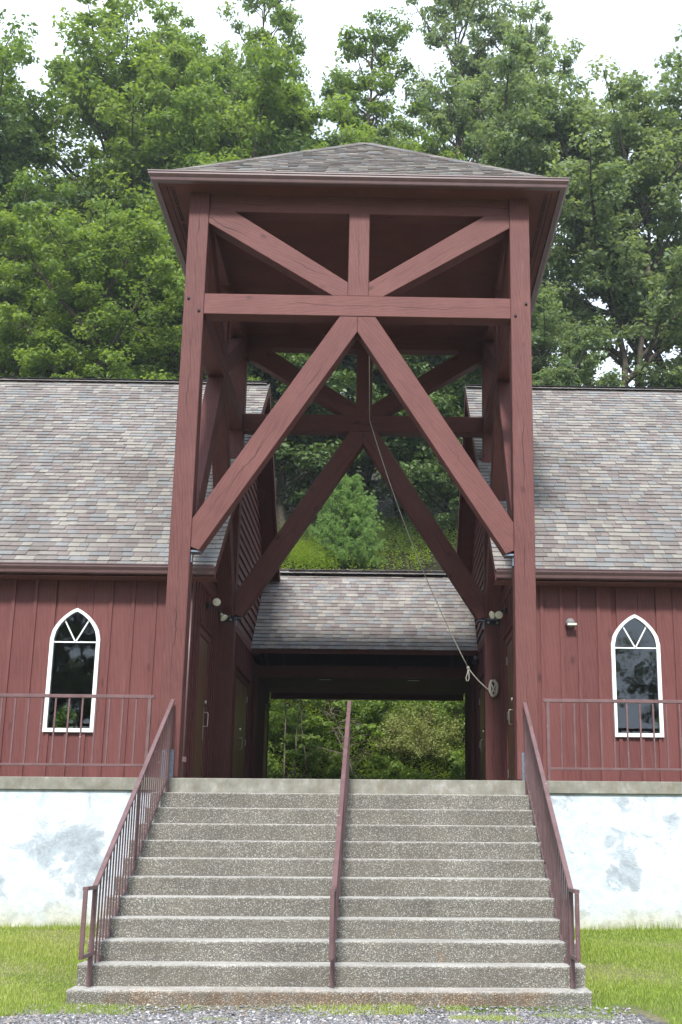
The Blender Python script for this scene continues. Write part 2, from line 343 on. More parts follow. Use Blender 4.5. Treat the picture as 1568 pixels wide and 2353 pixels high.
def addbox(bm, lo, hi):
    r = bmesh.ops.create_cube(bm, size=1)['verts']; lo = V(lo); hi = V(hi)
    bmesh.ops.scale(bm, vec=hi - lo, verts=r); bmesh.ops.translate(bm, vec=(lo + hi) / 2, verts=r); return r
def boxes(name, lst, m, parent, bev=0, origin=(0, 0, 0), kind=None):
    bm = bmesh.new()
    for lo, hi in lst: addbox(bm, V(lo) - V(origin), V(hi) - V(origin))
    return meshobj(name, bmfin(bm, name, m, bev), M.Translation(origin), parent, kind)
def tube_into(bm, pts, rr, n=8):
    pts = [V(p) for p in pts]; rings = []
    for i, p in enumerate(pts):
        d = (pts[min(i + 1, len(pts) - 1)] - pts[max(i - 1, 0)]).normalized()
        a = d.orthogonal().normalized() if i == 0 else (prev - d * prev.dot(d)).normalized()
        prev = a; bb = d.cross(a); r = rr[i] if hasattr(rr, '__len__') else rr
        rings.append([bm.verts.new(p + (a * math.cos(t) + bb * math.sin(t)) * r) for t in [2 * math.pi * k / n for k in range(n)]])
    for a, c in zip(rings, rings[1:]):
        for k in range(n): bm.faces.new((a[k], a[(k + 1) % n], c[(k + 1) % n], c[k]))
    bm.faces.new(rings[0][::-1]); bm.faces.new(rings[-1])
def tube(name, pts, r, m, parent, n=8, origin=None):
    o = V(origin) if origin is not None else V(pts[0])
    bm = bmesh.new(); tube_into(bm, [V(p) - o for p in pts], r, n)
    return meshobj(name, bmfin(bm, name, m, 0, True), M.Translation(o), parent)
def disc(name, c, nrm, r, th, m, parent, n=10):
    c = V(c); nrm = V(nrm).normalized()
    return tube(name, [c, c + nrm * th], r, m, parent, n)
def npmesh(name, verts, faces, m, rnd=None, smooth=False):
    """verts (n,3), faces (k,3|4) numpy"""
    me = bpy.data.meshes.new(name); k, q = faces.shape
    me.vertices.add(len(verts)); me.vertices.foreach_set('co', verts.astype(np.float32).ravel())
    me.loops.add(k * q); me.loops.foreach_set('vertex_index', faces.astype(np.int32).ravel())
    me.polygons.add(k); me.polygons.foreach_set('loop_start', np.arange(0, k * q, q, dtype=np.int32)); me.polygons.foreach_set('loop_total', np.full(k, q, dtype=np.int32))
    me.polygons.foreach_set('use_smooth', np.full(k, smooth, dtype=bool)); me.update(calc_edges=True)
    if rnd is not None:
        a = me.attributes.new('rnd', 'FLOAT', 'FACE'); a.data.foreach_set('value', rnd.astype(np.float32))
    me.materials.append(m); return me

# ------------------------------------------------------------------ terrain
def hill(x, y):
    if y < -3.9: return -2.075
    if y < 0: return -1.66 + (-2.075 + 1.66) * (-y / 3.9)
    if y < 14.75: return -1.66 if abs(x) < 9.6 else -1.66 + 1.6 * min(1, y / 14.75)
    t = y - 14.75; base = -.05
    z = base + (0 if t < .7 else (t - .7) * 1.05 if t < 8.2 else 7.9 + (t - 8.2) * .40 if t < 60 else 28.6)
    z += .35 * math.sin(x * .45 + y * .2) * min(1, max(0, t - 1) / 6)
    return z
def grid(name, xs, ys, m, dz=0, lab=None):
    vs = np.array([(x, y, hill(x, y) + dz) for y in ys for x in xs]); nx = len(xs)
    f = np.array([(j * nx + i, j * nx + i + 1, (j + 1) * nx + i + 1, (j + 1) * nx + i) for j in range(len(ys) - 1) for i in range(nx - 1)])
    o = meshobj(name, npmesh(name, vs, f, m, None, True), M.Identity(4), None, 'structure')
    return o
xs = sorted(set([-320, -200, -80] + [round(-40 + 1.6 * i, 2) for i in range(51)] + [80, 200, 320] + [-9.6, 9.6]))
grid('ground', xs, [-320, -200, -100, -40, -20, -12, -8, -6, -5, -4.4, -3.9, -3, -2, -1, 0, 4, 9, 14.74, 14.751], GRD)
grid('hill', xs, [14.751] + [15.4 + .8 * i for i in range(32)] + [41 + 3 * i for i in range(16)] + [100, 160, 320], FLR)
# terrace slab and retaining wall
ter = boxes('terrace', [((-9.6, .0, -.145), (-2.2145, 14.75, 0)), ((-2.2145, 0, -.175), (2.2145, 14.75, 0)), ((2.2145, 0, -.145), (9.6, 14.75, 0))], CON, None, .006); ter['kind'] = 'structure'
for s, sd_ in ((-1, 'left'), (1, 'right')):
    a, b_ = sorted((s * 2.0, s * 9.55))
    vs = []; fs = []
    o = boxes('retaining_wall', [((a, .035, -2.3), (b_, .3, -.145))], STU, None)
    tag(o, 'white painted retaining wall with %s, %s of the stairs' % ('a large grey flaking patch' if s < 0 else 'faint grey smudges', sd_), 'wall', 'white retaining walls')

# ------------------------------------------------------------------ stairs
r_, t_ = .175, .3244
st = thing('staircase', 'wide exposed aggregate concrete stairs leading up to the timber tower', 'stairs', (0, -11 * t_, -2.075))
def stepmesh(w_, dep, h, jag, m, seed):
    rr = random.Random(seed); bm = bmesh.new(); n = 90
    prof = [(dep, 0), (.05, 0), (.018, -.002), (.005, -.008), (0, -.022), (0, -h), (dep, -h)]
    rows = []
    for i in range(n + 1):
        x = -w_ + 2 * w_ * i / n; j = rr.uniform(-1, 1) * jag; row = []
        for k, (y, z) in enumerate(prof):
            jj = j if k in (2, 3, 4) else (j * .3 if k == 1 else 0)
            ex = .012 * (1 if i == 0 else -1 if i == n else 0) if k in (3, 4, 5) else 0
            row.append(bm.verts.new((x + ex, y + abs(jj) * 1.2, z - abs(jj) * .8)))
        rows.append(row)
    P = len(prof)
    for a, c in zip(rows, rows[1:]):
        for k in range(P): bm.faces.new((a[k], a[(k + 1) % P], c[(k + 1) % P], c[k]))
    bm.faces.new(rows[0]); bm.faces.new(rows[-1][::-1])
    me = bmfin(bm, 'step', m, 0); return me
for k in range(11):
    z = -(11 - k) * r_; y = -(11 - k) * t_
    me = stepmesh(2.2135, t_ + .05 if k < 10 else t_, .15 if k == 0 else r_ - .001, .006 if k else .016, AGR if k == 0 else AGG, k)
    o = meshobj('step', me, M.Translation((0, y, z)), st)
    if k == 0: o['label'] = 'bottom slab step with orange rust stained front edge'
boxes('stair_core', [((-2.205, -(10 - k) * t_ + .06, -2.3), (2.205, -.01, -(11 - k) * r_ - .02)) for k in range(1, 10)], AGG, st)

# ------------------------------------------------------------------ railings
def rail_mesh(bm, a, b_, wx, hz):
    a = V(a); b_ = V(b_); d = (b_ - a).normalized(); mw = frame((a + b_) / 2, d, (0, 0, 1) if abs(d.z) < .95 else (0, 1, 0))
    v_ = bmesh.ops.create_cube(bm, size=1)['verts']; bmesh.ops.scale(bm, vec=(wx, hz, (b_ - a).length), verts=v_); bmesh.ops.transform(bm, matrix=mw, verts=v_)
def bar(name, a, b_, wx, hz, parent, bev=.003):
    a = V(a); b_ = V(b_); d = b_ - a
    mw = frame((a + b_) / 2, d, (0, 0, 1) if abs(d.normalized().z) < .95 else (0, 1, 0))
    k = ('bar', round(d.length, 3), wx, hz)
    if k not in CACHE:
        bm = bmesh.new(); bmesh.ops.create_cube(bm, size=1); bmesh.ops.scale(bm, vec=(wx, hz, d.length), verts=bm.verts); CACHE[k] = bmfin(bm, name, RAIL, bev)
    return meshobj(name, CACHE[k], mw, parent)
def stair_rail(x, lab, wide):
    t = thing('stair_railing', lab, 'railing', (x, -3.22, -1.925), 'sloping railings on the stairs')
    y1, z1, y0, z0 = .06, .905, -3.3, -1.10; sl = (z1 - z0) / (y1 - y0)
    zt = lambda y: z0 + (y - y0) * sl
    bar('top_rail', (x, y0, z0), (x, y1, z1), wide, .03, t)
    bar('top_rail', (x, y0 - .36, z0 - .008), (x, y0 + .02, z0 - .008), wide, .03, t)
    bar('return_rail', (x, y0 - .345, z0 - .02), (x, y0 - .345, z0 - .56), .035, .035, t)
    bar('return_rail', (x, y0 - .36, z0 - .56), (x, -3.2, z0 - .56), .035, .03, t)
    zb = lambda y: zt(y) - .84
    bar('bottom_rail', (x, -3.18, zb(-3.18)), (x, -.02, zb(-.02)), .03, .025, t)
    bar('post', (x, -3.29, -1.925), (x, -3.29, zt(-3.29) - .012), .04, .04, t)
    bar('post', (x, -1.62, -.5 - .4), (x, -1.62, zt(-1.62) - .012), .035, .035, t)
    bar('post', (x, -.03, -.17), (x, -.03, zt(-.03) - .012), .035, .035, t)
    n = 27
    for i in range(1, n):
        y = -3.22 + 3.19 * i / n
        if abs(y + 1.62) < .05: continue
        bar('baluster', (x, y, zb(y)), (x, y, zt(y) - .012), .014, .014, t, 0)
stair_rail(-2.085, 'mauve brown steel stair railing along the left side of the steps', .045)
stair_rail(0.0, 'mauve brown steel stair railing down the middle of the steps', .045)
stair_rail(2.085, 'mauve brown steel stair railing along the right side of the steps', .045)
def terrace_rail(s):
    t = thing('terrace_railing', 'mauve brown metal railing on the concrete ledge %s' % ('left of the tower post' if s < 0 else 'right of the tower post, white chipped corner'), 'railing', (s * 2.36, .1, 0), 'level railings on the terrace')
    zt, zb = .945, .145
    bar('top_rail', (s * 2.31, .1, zt), (s * 9.2, .1, zt), .038, .04, t)
    bar('bottom_rail', (s * 2.36, .1, zb), (s * 9.2, .1, zb), .025, .028, t)
    for x in (2.365, 4.66, 6.95, 9.2): bar('post', (s * x, .1, 0), (s * x, .1, zt - .02), .04, .04, t)
    x = 2.365 + .158
    while x < 9.15:
        if min(abs(x - q) for q in (4.66, 6.95)) > .05: bar('baluster', (s * x, .1, zb), (s * x, .1, zt - .02), .019, .019, t, 0)
        x += .158
terrace_rail(-1); terrace_rail(1)

# ------------------------------------------------------------------ shingles
def shingles(parent, origin, U, Vv, wfun, slen, expo=.14, seed=1, limit=300, name='shingle', inframe=True):
    """rows of shingles on a slope. wfun(s)->(u0,u1) along the eave at slope distance s"""
    rr = random.Random(seed); U = V(U).normalized(); Vv = V(Vv).normalized(); Nn = U.cross(Vv)
    if Nn.z < 0: Nn = -Nn
    O = V(origin); items = []; i = 0
    while i * expo < slen - .03:
        s = i * expo; u0, u1 = wfun(s + expo * .9); u = u0 - (0 if i % 2 else rr.uniform(0, .1))
        u = u0
        while u < u1 - .01:
            wd = rr.choice((.12, .14, .16, .16, .18, .26))
            e = min(u + wd, u1)
            if u1 - e < .06: e = u1
            items.append(((u + e) / 2, s, e - u - .004, rr.random(), rr.uniform(-.004, .004), rr.uniform(.013, .024))); u = e
        i += 1
    key = 'shingle_unit%.3f' % expo
    if key not in CACHE:
        bm = bmesh.new(); v_ = [bm.verts.new(p) for p in ((-.5, 0, .002), (.5, 0, .002), (.5, expo * 1.2, -.004), (-.5, expo * 1.2, -.004), (-.5, 0, .014), (.5, 0, .014), (.5, expo * 1.2, .002), (-.5, expo * 1.2, .002))]
        for f in ((0, 3, 2, 1), (4, 5, 6, 7), (0, 1, 5, 4), (1, 2, 6, 5), (2, 3, 7, 6), (3, 0, 4, 7)): bm.faces.new([v_[q] for q in f])
        CACHE[key] = bmfin(bm, 'shingle', SHG)
    unit = CACHE[key]; uv = np.array([v_.co[:] for v_ in unit.vertices]); uf = np.array([p.vertices[:] for p in unit.polygons])
    pos = [O + U * a[0] + Vv * (a[1] + a[4]) for a in items]
    def vis(p):
        q = pix(p); return 0 < q[0] < 1568 and 0 < q[1] < 2353
    order = sorted(range(len(items)), key=lambda i: ((not vis(pos[i])), (pos[i] - CAMLOC).length)) if limit else []
    chosen = set(order[:limit]) if limit else set()
    rot = M(((U.x, Vv.x, Nn.x, 0), (U.y, Vv.y, Nn.y, 0), (U.z, Vv.z, Nn.z, 0), (0, 0, 0, 1)))
    av, af, ar = [], [], []; k = 0
    Um, Vm, Nm = np.array(U), np.array(Vv), np.array(Nn); Oo = np.array(O)
    for i, it in enumerate(items):
        if i in chosen:
            meshobj(name, unit, M.Translation(pos[i]) @ rot @ M.Diagonal((it[2], 1, it[5] / .014, 1)), parent)
        else:
            q = np.array(pos[i]) - Oo + uv[:, :1] * it[2] * Um + uv[:, 1:2] * Vm + uv[:, 2:] * (it[5] / .014) * Nm
            av.append(q); af.append(uf + 8 * k); ar.append(np.full(6, it[3])); k += 1
    if av:
        o = meshobj('shingle_courses', npmesh('shingle_courses', np.vstack(av), np.vstack(af), SHG, np.concatenate(ar)), M.Translation(O), parent, 'stuff')

def capstrip(name, a, b_, wdt, parent, nrm=(0, 0, 1), step=.14, seed=3, sag=.35):
    """overlapping bent cap shingles along a ridge or hip, joined into one part"""
    a = V(a); b_ = V(b_); d = (b_ - a).normalized(); n_ = V(nrm); n_ = (n_ - d * n_.dot(d)).normalized(); sd_ = d.cross(n_)
    L_ = (b_ - a).length; k = int(L_ / step); vs = []; fs = []; rn = []; rr = random.Random(seed)
    for i in range(k):
        p = a + d * (i * step) - a; q = p + d * step * 1.15; b0 = len(vs)
        for pp, h in ((p, .014), (q, .006)):
            for sx in (-1, 0, 1):
                for dz in (0, -.012): vs.append(pp + sd_ * sx * wdt + n_ * (h - abs(sx) * wdt * sag + dz))
        for j in (0, 1):
            i0, i1, i2, i3 = b0 + 2 * j, b0 + 2 * j + 2, b0 + 6 + 2 * j + 2, b0 + 6 + 2 * j
            fs += [(i0, i1, i2, i3), (i0, i0 + 1, i1 + 1, i1)]
        fs += [(b0, b0 + 6, b0 + 7, b0 + 1), (b0 + 4, b0 + 5, b0 + 11, b0 + 10)]; c_ = rr.random(); rn += [c_] * 6
    meshobj(name, npmesh(name, np.array([v_[:] for v_ in vs]), np.array(fs), SHG, np.array(rn)), M.Translation(a), parent, 'stuff')
def gutter_prof(bm, path, prof, closed):
    """sweep profile (out, z) along a horizontal path with mitred corners"""
    n = len(path); rings = []
    for i, p in enumerate(path):
        p = V(p)
        pr = V(path[i - 1]) if (i or closed) else None; nx = V(path[(i + 1) % n]) if (i < n - 1 or closed) else None
        d0 = (p - pr).normalized() if pr is not None else (nx - p).normalized(); d1 = (nx - p).normalized() if nx is not None else d0
        o0 = V((d0.y, -d0.x, 0)); o1 = V((d1.y, -d1.x, 0)); mt = (o0 + o1); mt = mt / max(.2, mt.length_squared / 2)
        rings.append([bm.verts.new(p + mt * o + V((0, 0, z))) for o, z in prof])
    m_ = len(prof)
    for i in range(n if closed else n - 1):
        a, c = rings[i], rings[(i + 1) % n]
        for k in range(m_): bm.faces.new((a[k], a[(k + 1) % m_], c[(k + 1) % m_], c[k]))
    if not closed: bm.faces.new(rings[0]); bm.faces.new(rings[-1][::-1])
KPROF = [(0, 0), (.065, 0), (.075, .012), (.082, .045), (.098, .065), (.112, .085), (.112, .112), (.122, .114), (.122, .128), (.104, .128), (.104, .10), (.0, .10)]

# ------------------------------------------------------------------ bell tower
PX0, PX1 = 1.993, 2.254; YF0, YF1, YR0, YR1 = .12, .38, 4.685, 4.945; YC = (YF0 + YR1) / 2
ZT0, ZT1, ZP, ZPT = 5.894, 6.18, 7.386, 7.635
tw = thing('bell_tower', 'open red brown heavy timber bell tower with hipped shingle roof over the stairs', 'tower', (0, YC, 0))
for sx in (-1, 1):
    for y0, y1 in ((YF0, YF1), (YR0, YR1)):
        a, b_ = sorted((sx * PX0, sx * PX1)); p = box('post', (a, y0, .012), (b_, y1, ZPT), TIM, tw, bev=.007)
        xc = sx * (PX0 + PX1) / 2
        h = .33 if y0 < 1 else .2; wp = .075 if y0 < 1 else .12
        bp = box('base_plate', (xc - wp, y0 - .010, 0), (xc + wp, y0, h), STL, p, bev=.001)
        # bolts are sub-parts of the post
        if y0 < 1:
            disc('bolt', (xc, y0 - .009, .28), (0, -1, 0), .022, .02, BRS, p)
            disc('bolt', (sx * (PX0 + .06), y0 - .002, ZT0 + .17 - .13), (0, -1, 0), .018, .014, BLK, p)
            disc('bolt', (sx * (PX1 - .06), y0 - .002, ZT0 + .17 + .04), (0, -1, 0), .018, .014, BLK, p)
        else:
            for q in (-.07, .07): disc('bolt', (xc + q, y0 - .009, .08), (0, -1, 0), .02, .02, BRS, p)
            bk = box('bracket', (xc - .125, y0 - .012, 2.66), (xc + .125, y0, 2.76), BLK, p, bev=.001)
            for q in (-.07, .07): disc('bolt', (xc + q, y0 - .010, 2.70), (0, -1, 0), .020, .018, BRS, p)
LB = [(-.23, ZT0), (0, ZT0), (0, 5.68), (-1.89, 2.75), (-PX0, 2.79), (-PX0, 3.15)]
UB = [(-PX0, ZP), (-1.68, ZP), (-.135, 6.375), (-.135, ZT1), (-.33, ZT1), (-PX0, 7.20)]
def bent(plane, yo, half):
    """one face of the tower; plane 'x' = faces the stairs, 'y' = side"""
    th = .235; sc = half / PX0
    def P3(h, z, off): return V((h, yo + off, z)) if plane == 'x' else V((yo + off, YC + h, z))
    e = V((0, th, 0)) if plane == 'x' else V((th, 0, 0)); ax = V((1, 0, 0)) if plane == 'x' else V((0, 1, 0))
    def q(name, poly, axis, off=.012):
        return prism(name, [P3(h, z, off) for h, z in poly], e, axis, TIM, tw, .006)
    q('tie_beam', [(-half, ZT0), (half, ZT0), (half, ZT1), (-half, ZT1)], ax, .006)
    q('top_plate', [(-half, ZP), (half, ZP), (half, ZPT), (-half, ZPT)], ax, .05 if plane == 'x' else .018)
    q('king_post', [(-.135, ZT1), (.135, ZT1), (.135, ZP), (-.135, ZP)], V((0, 0, 1)), .010)
    for s in (-1, 1):
        k = lambda P_: [(-s * h * sc if abs(h) > .5 else -s * h, z) for h, z in P_]
        q('lower_brace', k(LB), ax * s * (PX0 * sc) * -1 * -1 * (-1 if 0 else 1) * .0 + (P3(0, 5.8, 0) - P3(s * half, 2.9, 0)), .014)
        q('upper_brace', k(UB), P3(0, 6.25, 0) - P3(s * half, 7.3, 0), .014)
        # steel seat under the foot of the brace
        c = P3(s * (half - .055), 2.745, .5 * th); hx = .055
        lo, hi = (c - V((hx, .08, .012)), c + V((hx, .08, .012))) if plane == 'x' else (c - V((.08, hx, .012)), c + V((.08, hx, .012)))
        box('brace_seat', lo, hi, STL, tw, bev=.001)
        if plane == 'y': continue
        c2 = P3(s * (half - .008), 2.68, .5 * th); lo, hi = (c2 - V((.008, .05, .07)), c2 + V((.008, .05, .07))) if plane == 'x' else (c2 - V((.05, .008, .07)), c2 + V((.05, .008, .07)))
        box('brace_seat', lo, hi, STL, tw, bev=.001)
bent('x', YF0, PX0); bent('x', YR0, PX0)
HY = (YR0 - YF1) / 2
bent('y', -PX1, HY); bent('y', PX0, HY)
# roof
EX, EY = 2.64, 2.64 + .02
ez = 7.64; AP = V((0, YC, 9.93))
cr4 = [(-EX, YC - EY), (EX, YC - EY), (EX, YC + EY), (-EX, YC + EY)]
bm = bmesh.new(); vt = [bm.verts.new((x, y - YC, ez + .10)) for x, y in cr4]; vb = [bm.verts.new((x, y - YC, ez + .0)) for x, y in cr4]; va = bm.verts.new((0, 0, AP.z))
for i in range(4): bm.faces.new((vt[i], vt[(i + 1) % 4], va)); bm.faces.new((vb[i], vb[(i + 1) % 4], vt[(i + 1) % 4], vt[i]))
bm.faces.new(vb[::-1])
roof = meshobj('roof', bmfin(bm, 'roof', SOF, 0), M.Translation((0, YC, 0)), tw)
boxes('ceiling', [((-EX + .02, YC - EY + .02, ez - .008), (EX - .02, YC + EY - .02, ez - .002))], CEIL, roof)
bm = bmesh.new(); gutter_prof(bm, [(x, y, 7.615) for x, y in cr4], KPROF, True)
meshobj('gutter', bmfin(bm, 'gutter', GUT), M.Identity(4), roof)
for sx in (-1, 1):   # perforated soffit strips along both sides
    bm = bmesh.new(); x0 = sx * (EX - .10)
    addbox(bm, (min(x0, x0 + sx * .012), YC - EY + .1, ez - .012), (max(x0, x0 + sx * .012), YC + EY - .1, ez - .009))
    for rws in range(2):
        y = YC - EY + .12
        while y < YC + EY - .15:
            if (y * 2.2) % 1 > .08: addbox(bm, (x0 - sx * (.05 + .028 * rws) - .008, y, ez - .0125), (x0 - sx * (.05 + .028 * rws) + .008, y + .02, ez - .009))
            y += .034
    meshobj('soffit_vent', bmfin(bm, 'soffit_vent', VNT), M.Identity(4), roof)
hs = math.sqrt(EY ** 2 + (AP.z - ez - .1) ** 2)
for i, (U_, D_, hw) in enumerate(((V((1, 0, 0)), V((0, 1, 0)), EX), (V((0, 1, 0)), V((-1, 0, 0)), EY), (V((-1, 0, 0)), V((0, -1, 0)), EX), (V((0, -1, 0)), V((1, 0, 0)), EY))):
    dep = EY if i % 2 == 0 else EX
    o_ = V((0, YC, ez + .105)) - D_ * (dep + .035)
    Vv = (V((0, YC, AP.z + .005)) - o_).normalized(); sl_ = (V((0, YC, AP.z + .005)) - o_).length
    shingles(roof, o_, U_, Vv, lambda s, hw=hw, sl_=sl_: (-(hw + .03) * (1 - s / sl_), (hw + .03) * (1 - s / sl_)), sl_, seed=20 + i, limit=300 if i == 0 else 0)
for x, y in cr4: capstrip('hip_cap', (x, y, ez + .135), AP + V((0, 0, .02)), .15, roof, seed=int(x * 10 + y), sag=.42)

# ------------------------------------------------------------------ wings
EY0, EZ0, RY, RZ = 1.68, 2.90, 7.70, 7.87; SLP = (RZ - EZ0) / (RY - EY0); EY2 = 2 * RY - EY0
XW, XR, XE = 2.27, 1.925, 9.1; YW, YB = 2.0, 13.4
def arch(u, w_=.335, zs=1.925, h=.42):      # height of the blunt pointed arch at offset u
    q = min(abs(u), w_) / w_; return zs + h * (.62 * math.sqrt(1 - q * q) + .38 * (1 - q ** 1.1))
def rz(y): return EZ0 + SLP * ((y - EY0) if y < RY else (EY2 - y))
ZB, ZS = .68, 1.925
def window(parent, xc, y, out, s):
    """gothic window: frame > pane, muntins; out = -1 front wall, +1 rear wall"""
    w_, fw = .335, .05; outer = [(-w_, ZB), (w_, ZB)] + [(u, arch(u)) for u in [w_ * (1 - i / 14) for i in range(15)]] + [(u, arch(u)) for u in [-w_ * i / 14 for i in range(1, 15)]]
    iw = w_ - fw; ia = lambda u: arch(u, w_ - fw, ZS, .42 - fw * .9)
    inner = [(-iw, ZB + fw), (iw, ZB + fw)] + [(u, ia(u)) for u in [iw * (1 - i / 14) for i in range(15)]] + [(u, ia(u)) for u in [-iw * i / 14 for i in range(1, 15)]]
    bm = bmesh.new(); n = len(outer); lay = []
    for poly, dd in ((outer, -.045), (inner, -.045), (inner, .05), (outer, .05)): lay.append([bm.verts.new((u, dd * -out, z)) for u, z in poly])
    for a, c in zip(lay, lay[1:] + lay[:1]):
        for k in range(n): bm.faces.new((a[k], a[(k + 1) % n], c[(k + 1) % n], c[k]))
    fr_ = meshobj('window', bmfin(bm, 'window', WHT), M.Translation((xc, y, 0)), parent)
    bm = bmesh.new(); bm.faces.new([bm.verts.new((u, 0, z)) for u, z in inner])
    meshobj('pane', bmfin(bm, 'pane', GLS), M.Translation((xc, y + .01 * -out * -1, 0)), fr_)
    zt = 1.885
    def mun(a, c): 
        a = V((xc + a[0], y, a[1])); c = V((xc + c[0], y, c[1])); mw = frame((a + c) / 2, c - a, (0, 1, 0)); bm = bmesh.new(); bmesh.ops.create_cube(bm, size=1); bmesh.ops.scale(bm, vec=(.017, .03, (c - a).length), verts=bm.verts)
        meshobj('muntin', bmfin(bm, 'muntin', WHT), mw, fr_)
    mun((-iw, zt), (iw, zt)); mun((0, zt), (-.165, 2.19)); mun((0, zt), (.165, 2.19))
def strip_polys(x0, x1, z0, z1, wins):
    """split a vertical board between x0..x1 around window openings -> polygons in (x,z)"""
    for wx in wins:
        if x1 > wx - .31 and x0 < wx + .31:
            a, b_ = max(x0, wx - .31), min(x1, wx + .31); out = []
            if x0 < wx - .31: out.append([(x0, z0), (wx - .31, z0), (wx - .31, z1), (x0, z1)])
            if x1 > wx + .31: out.append([(wx + .31, z0), (x1, z0), (x1, z1), (wx + .31, z1)])
            out.append([(a, z0), (b_, z0), (b_, ZB + .02), (a, ZB + .02)])
            cur = [(a + (b_ - a) * i / 6) for i in range(7)]
            out.append([(u, arch(u - wx) - .022) for u in cur] + [(b_, z1), (a, z1)]); return out
    return [[(x0, z0), (x1, z0), (x1, z1), (x0, z1)]]
def wing(s):
    nm = 'left' if s < 0 else 'right'
    t = thing('church_wing', 'red board and batten wing with steep shingle roof on the %s, %s' % (nm, 'no lamp' if s < 0 else 'with a wall lamp'), 'building', (s * 5.7, 7.7, 0), 'twin wings of the church')
    wins = [-3.775, -6.8] if s < 0 else [3.83, 6.85]
    ztop = 3.0
    # --- front wall: sheathing (thick, with openings), boards, battens
    def wall(y0, th, name):
        bm = bmesh.new(); xs_ = sorted([s * XW, s * (XE - .1)]); x0 = xs_[0]
        cuts = [xs_[0]]
        for wx in sorted(wins): cuts += [wx - .31, wx, wx + .31]
        cuts.append(xs_[1])
        for a, b_ in zip(cuts, cuts[1:]):
            for poly in strip_polys(a, b_, 0, ztop, wins):
                fa = [bm.verts.new((x - s * 5, 0, z)) for x, z in poly]; fb = [bm.verts.new((x - s * 5, th, z)) for x, z in poly]; n = len(poly)
                bm.faces.new(fa); bm.faces.new(fb[::-1])
                for i in range(n): bm.faces.new((fa[i], fb[i], fb[(i + 1) % n], fa[(i + 1) % n]))
        return meshobj(name, bmfin(bm, name, TRM), M.Translation((s * 5, y0, 0)), t)
    fw_ = wall(YW, .14, 'wall'); bw_ = wall(YB - .14, .14, 'wall')
    rr = random.Random(11 + s)
    x = XW - .012; edges = []
    while x < XE - .2: edges.append(x); x += rr.choice((.235, .25, .27, .30, .24))
    edges.append(XE - .1)
    for a, b_ in zip(edges, edges[1:]):
        x0, x1 = sorted((s * a, s * b_))
        for poly in strip_polys(x0 + .002, x1 - .002, .01, ztop, wins):
            if abs(poly[0][0] - poly[1][0]) < .012: continue
            prism('board', [(px_, YW - .022 + rr.uniform(-.002, .002), pz) for px_, pz in poly], (0, .02, 0), (0, 0, 1), BRD, fw_, 0)
        bx = s * b_
        if b_ < XE - .15:
            for poly in strip_polys(bx - .024, bx + .024, .012, ztop, wins):
                if abs(poly[0][0] - poly[1][0]) < .012: continue
                prism('batten', [(px_, YW - .045, pz) for px_, pz in poly], (0, .022, 0), (0, 0, 1), BRD, fw_, .002)
    box('corner_board', (min(s * XW, s * (XW - .025)), YW - .05, .01), (max(s * XW, s * (XW - .025)), YW + .10, 2.85), BRD, fw_)
    for wx in wins:
        window(t, wx, YW - .03, -1, s); window(t, wx, YB + .02, 1, s)
    # --- courtyard side wall
    sx = s * XW
    poly = [(YW, 0), (YB, 0), (YB, rz(YB) - .2), (RY, RZ - .2), (YW, rz(YW) - .2)]
    sw = prism('side_wall', [(sx, y, z) for y, z in poly], (s * .12, 0, 0), (0, 0, 1), TRM, t, 0)
    ow = prism('side_wall', [(s * (XE - .12), y, z) for y, z in poly], (s * .12, 0, 0), (0, 0, 1), BRD, t, 0)
    doors = [(2.74, 3.64)] + ([(7.12, 9.05), (12.5, 13.35)] if s < 0 else [(7.12, 9.05)])
    y = YW + .1; k = 0
    while y < YB - .05:
        y2 = min(y + .245, YB)
        zt = 2.87; z0 = .01
        for d0, d1 in doors:
            if y2 > d0 + .01 and y < d1 - .01: z0 = 2.28
        hx = .018
        a, b_ = sorted((sx, sx - s * hx)); box('board', (a, y + .002, z0), (b_, y2 - .002, zt), BRD, sw, bev=0)
        a, b_ = sorted((sx - s * hx, sx - s * .04)); box('batten', (a, y2 - .022, z0), (b_, y2 + .022, zt), BRD, sw, bev=.002)
        y = y2
    a, b_ = sorted((sx, sx - s * .045)); box('band_board', (a, YW, 2.87), (b_, YB, 2.99), BRD, sw, axis=(0, 1, 0))
    z = 2.99; e = .185
    while z < RZ - .35:
        ya = EY0 + (z + .2 - EZ0) / SLP + .02; yb_ = EY2 - (z + .2 - EZ0) / SLP - .02
        ya2 = ya + e / SLP; yb2 = yb_ - e / SLP
        ya, ya2 = max(ya, YW), max(ya2, YW); yb_, yb2 = min(yb_, YB), min(yb2, YB)
        if yb2 - ya2 < .05: break
        # lapped board: lower edge proud
        pts = [(sx, ya, z), (sx - s * .048, ya, z), (sx - s * .012, ya2, z + e), (sx, ya2, z + e)]
        bm = bmesh.new(); mw = frame((sx, (ya + yb_) / 2, z + e / 2), (0, 1, 0), (1, 0, 0)); iv = mw.inverted()
        A = [bm.verts.new(iv @ V(p)) for p in pts]; pts2 = [(sx, yb_, z), (sx - s * .048, yb_, z), (sx - s * .012, yb2, z + e), (sx, yb2, z + e)]
        B = [bm.verts.new(iv @ V(p)) for p in pts2]; bm.faces.new(A); bm.faces.new(B[::-1])
        for i in range(4): bm.faces.new((A[i], B[i], B[(i + 1) % 4], A[(i + 1) % 4]))
        meshobj('lap_board', bmfin(bm, 'lap_board', BRD), mw, sw); z += e
    # --- doors
    hinge_near = s < 0
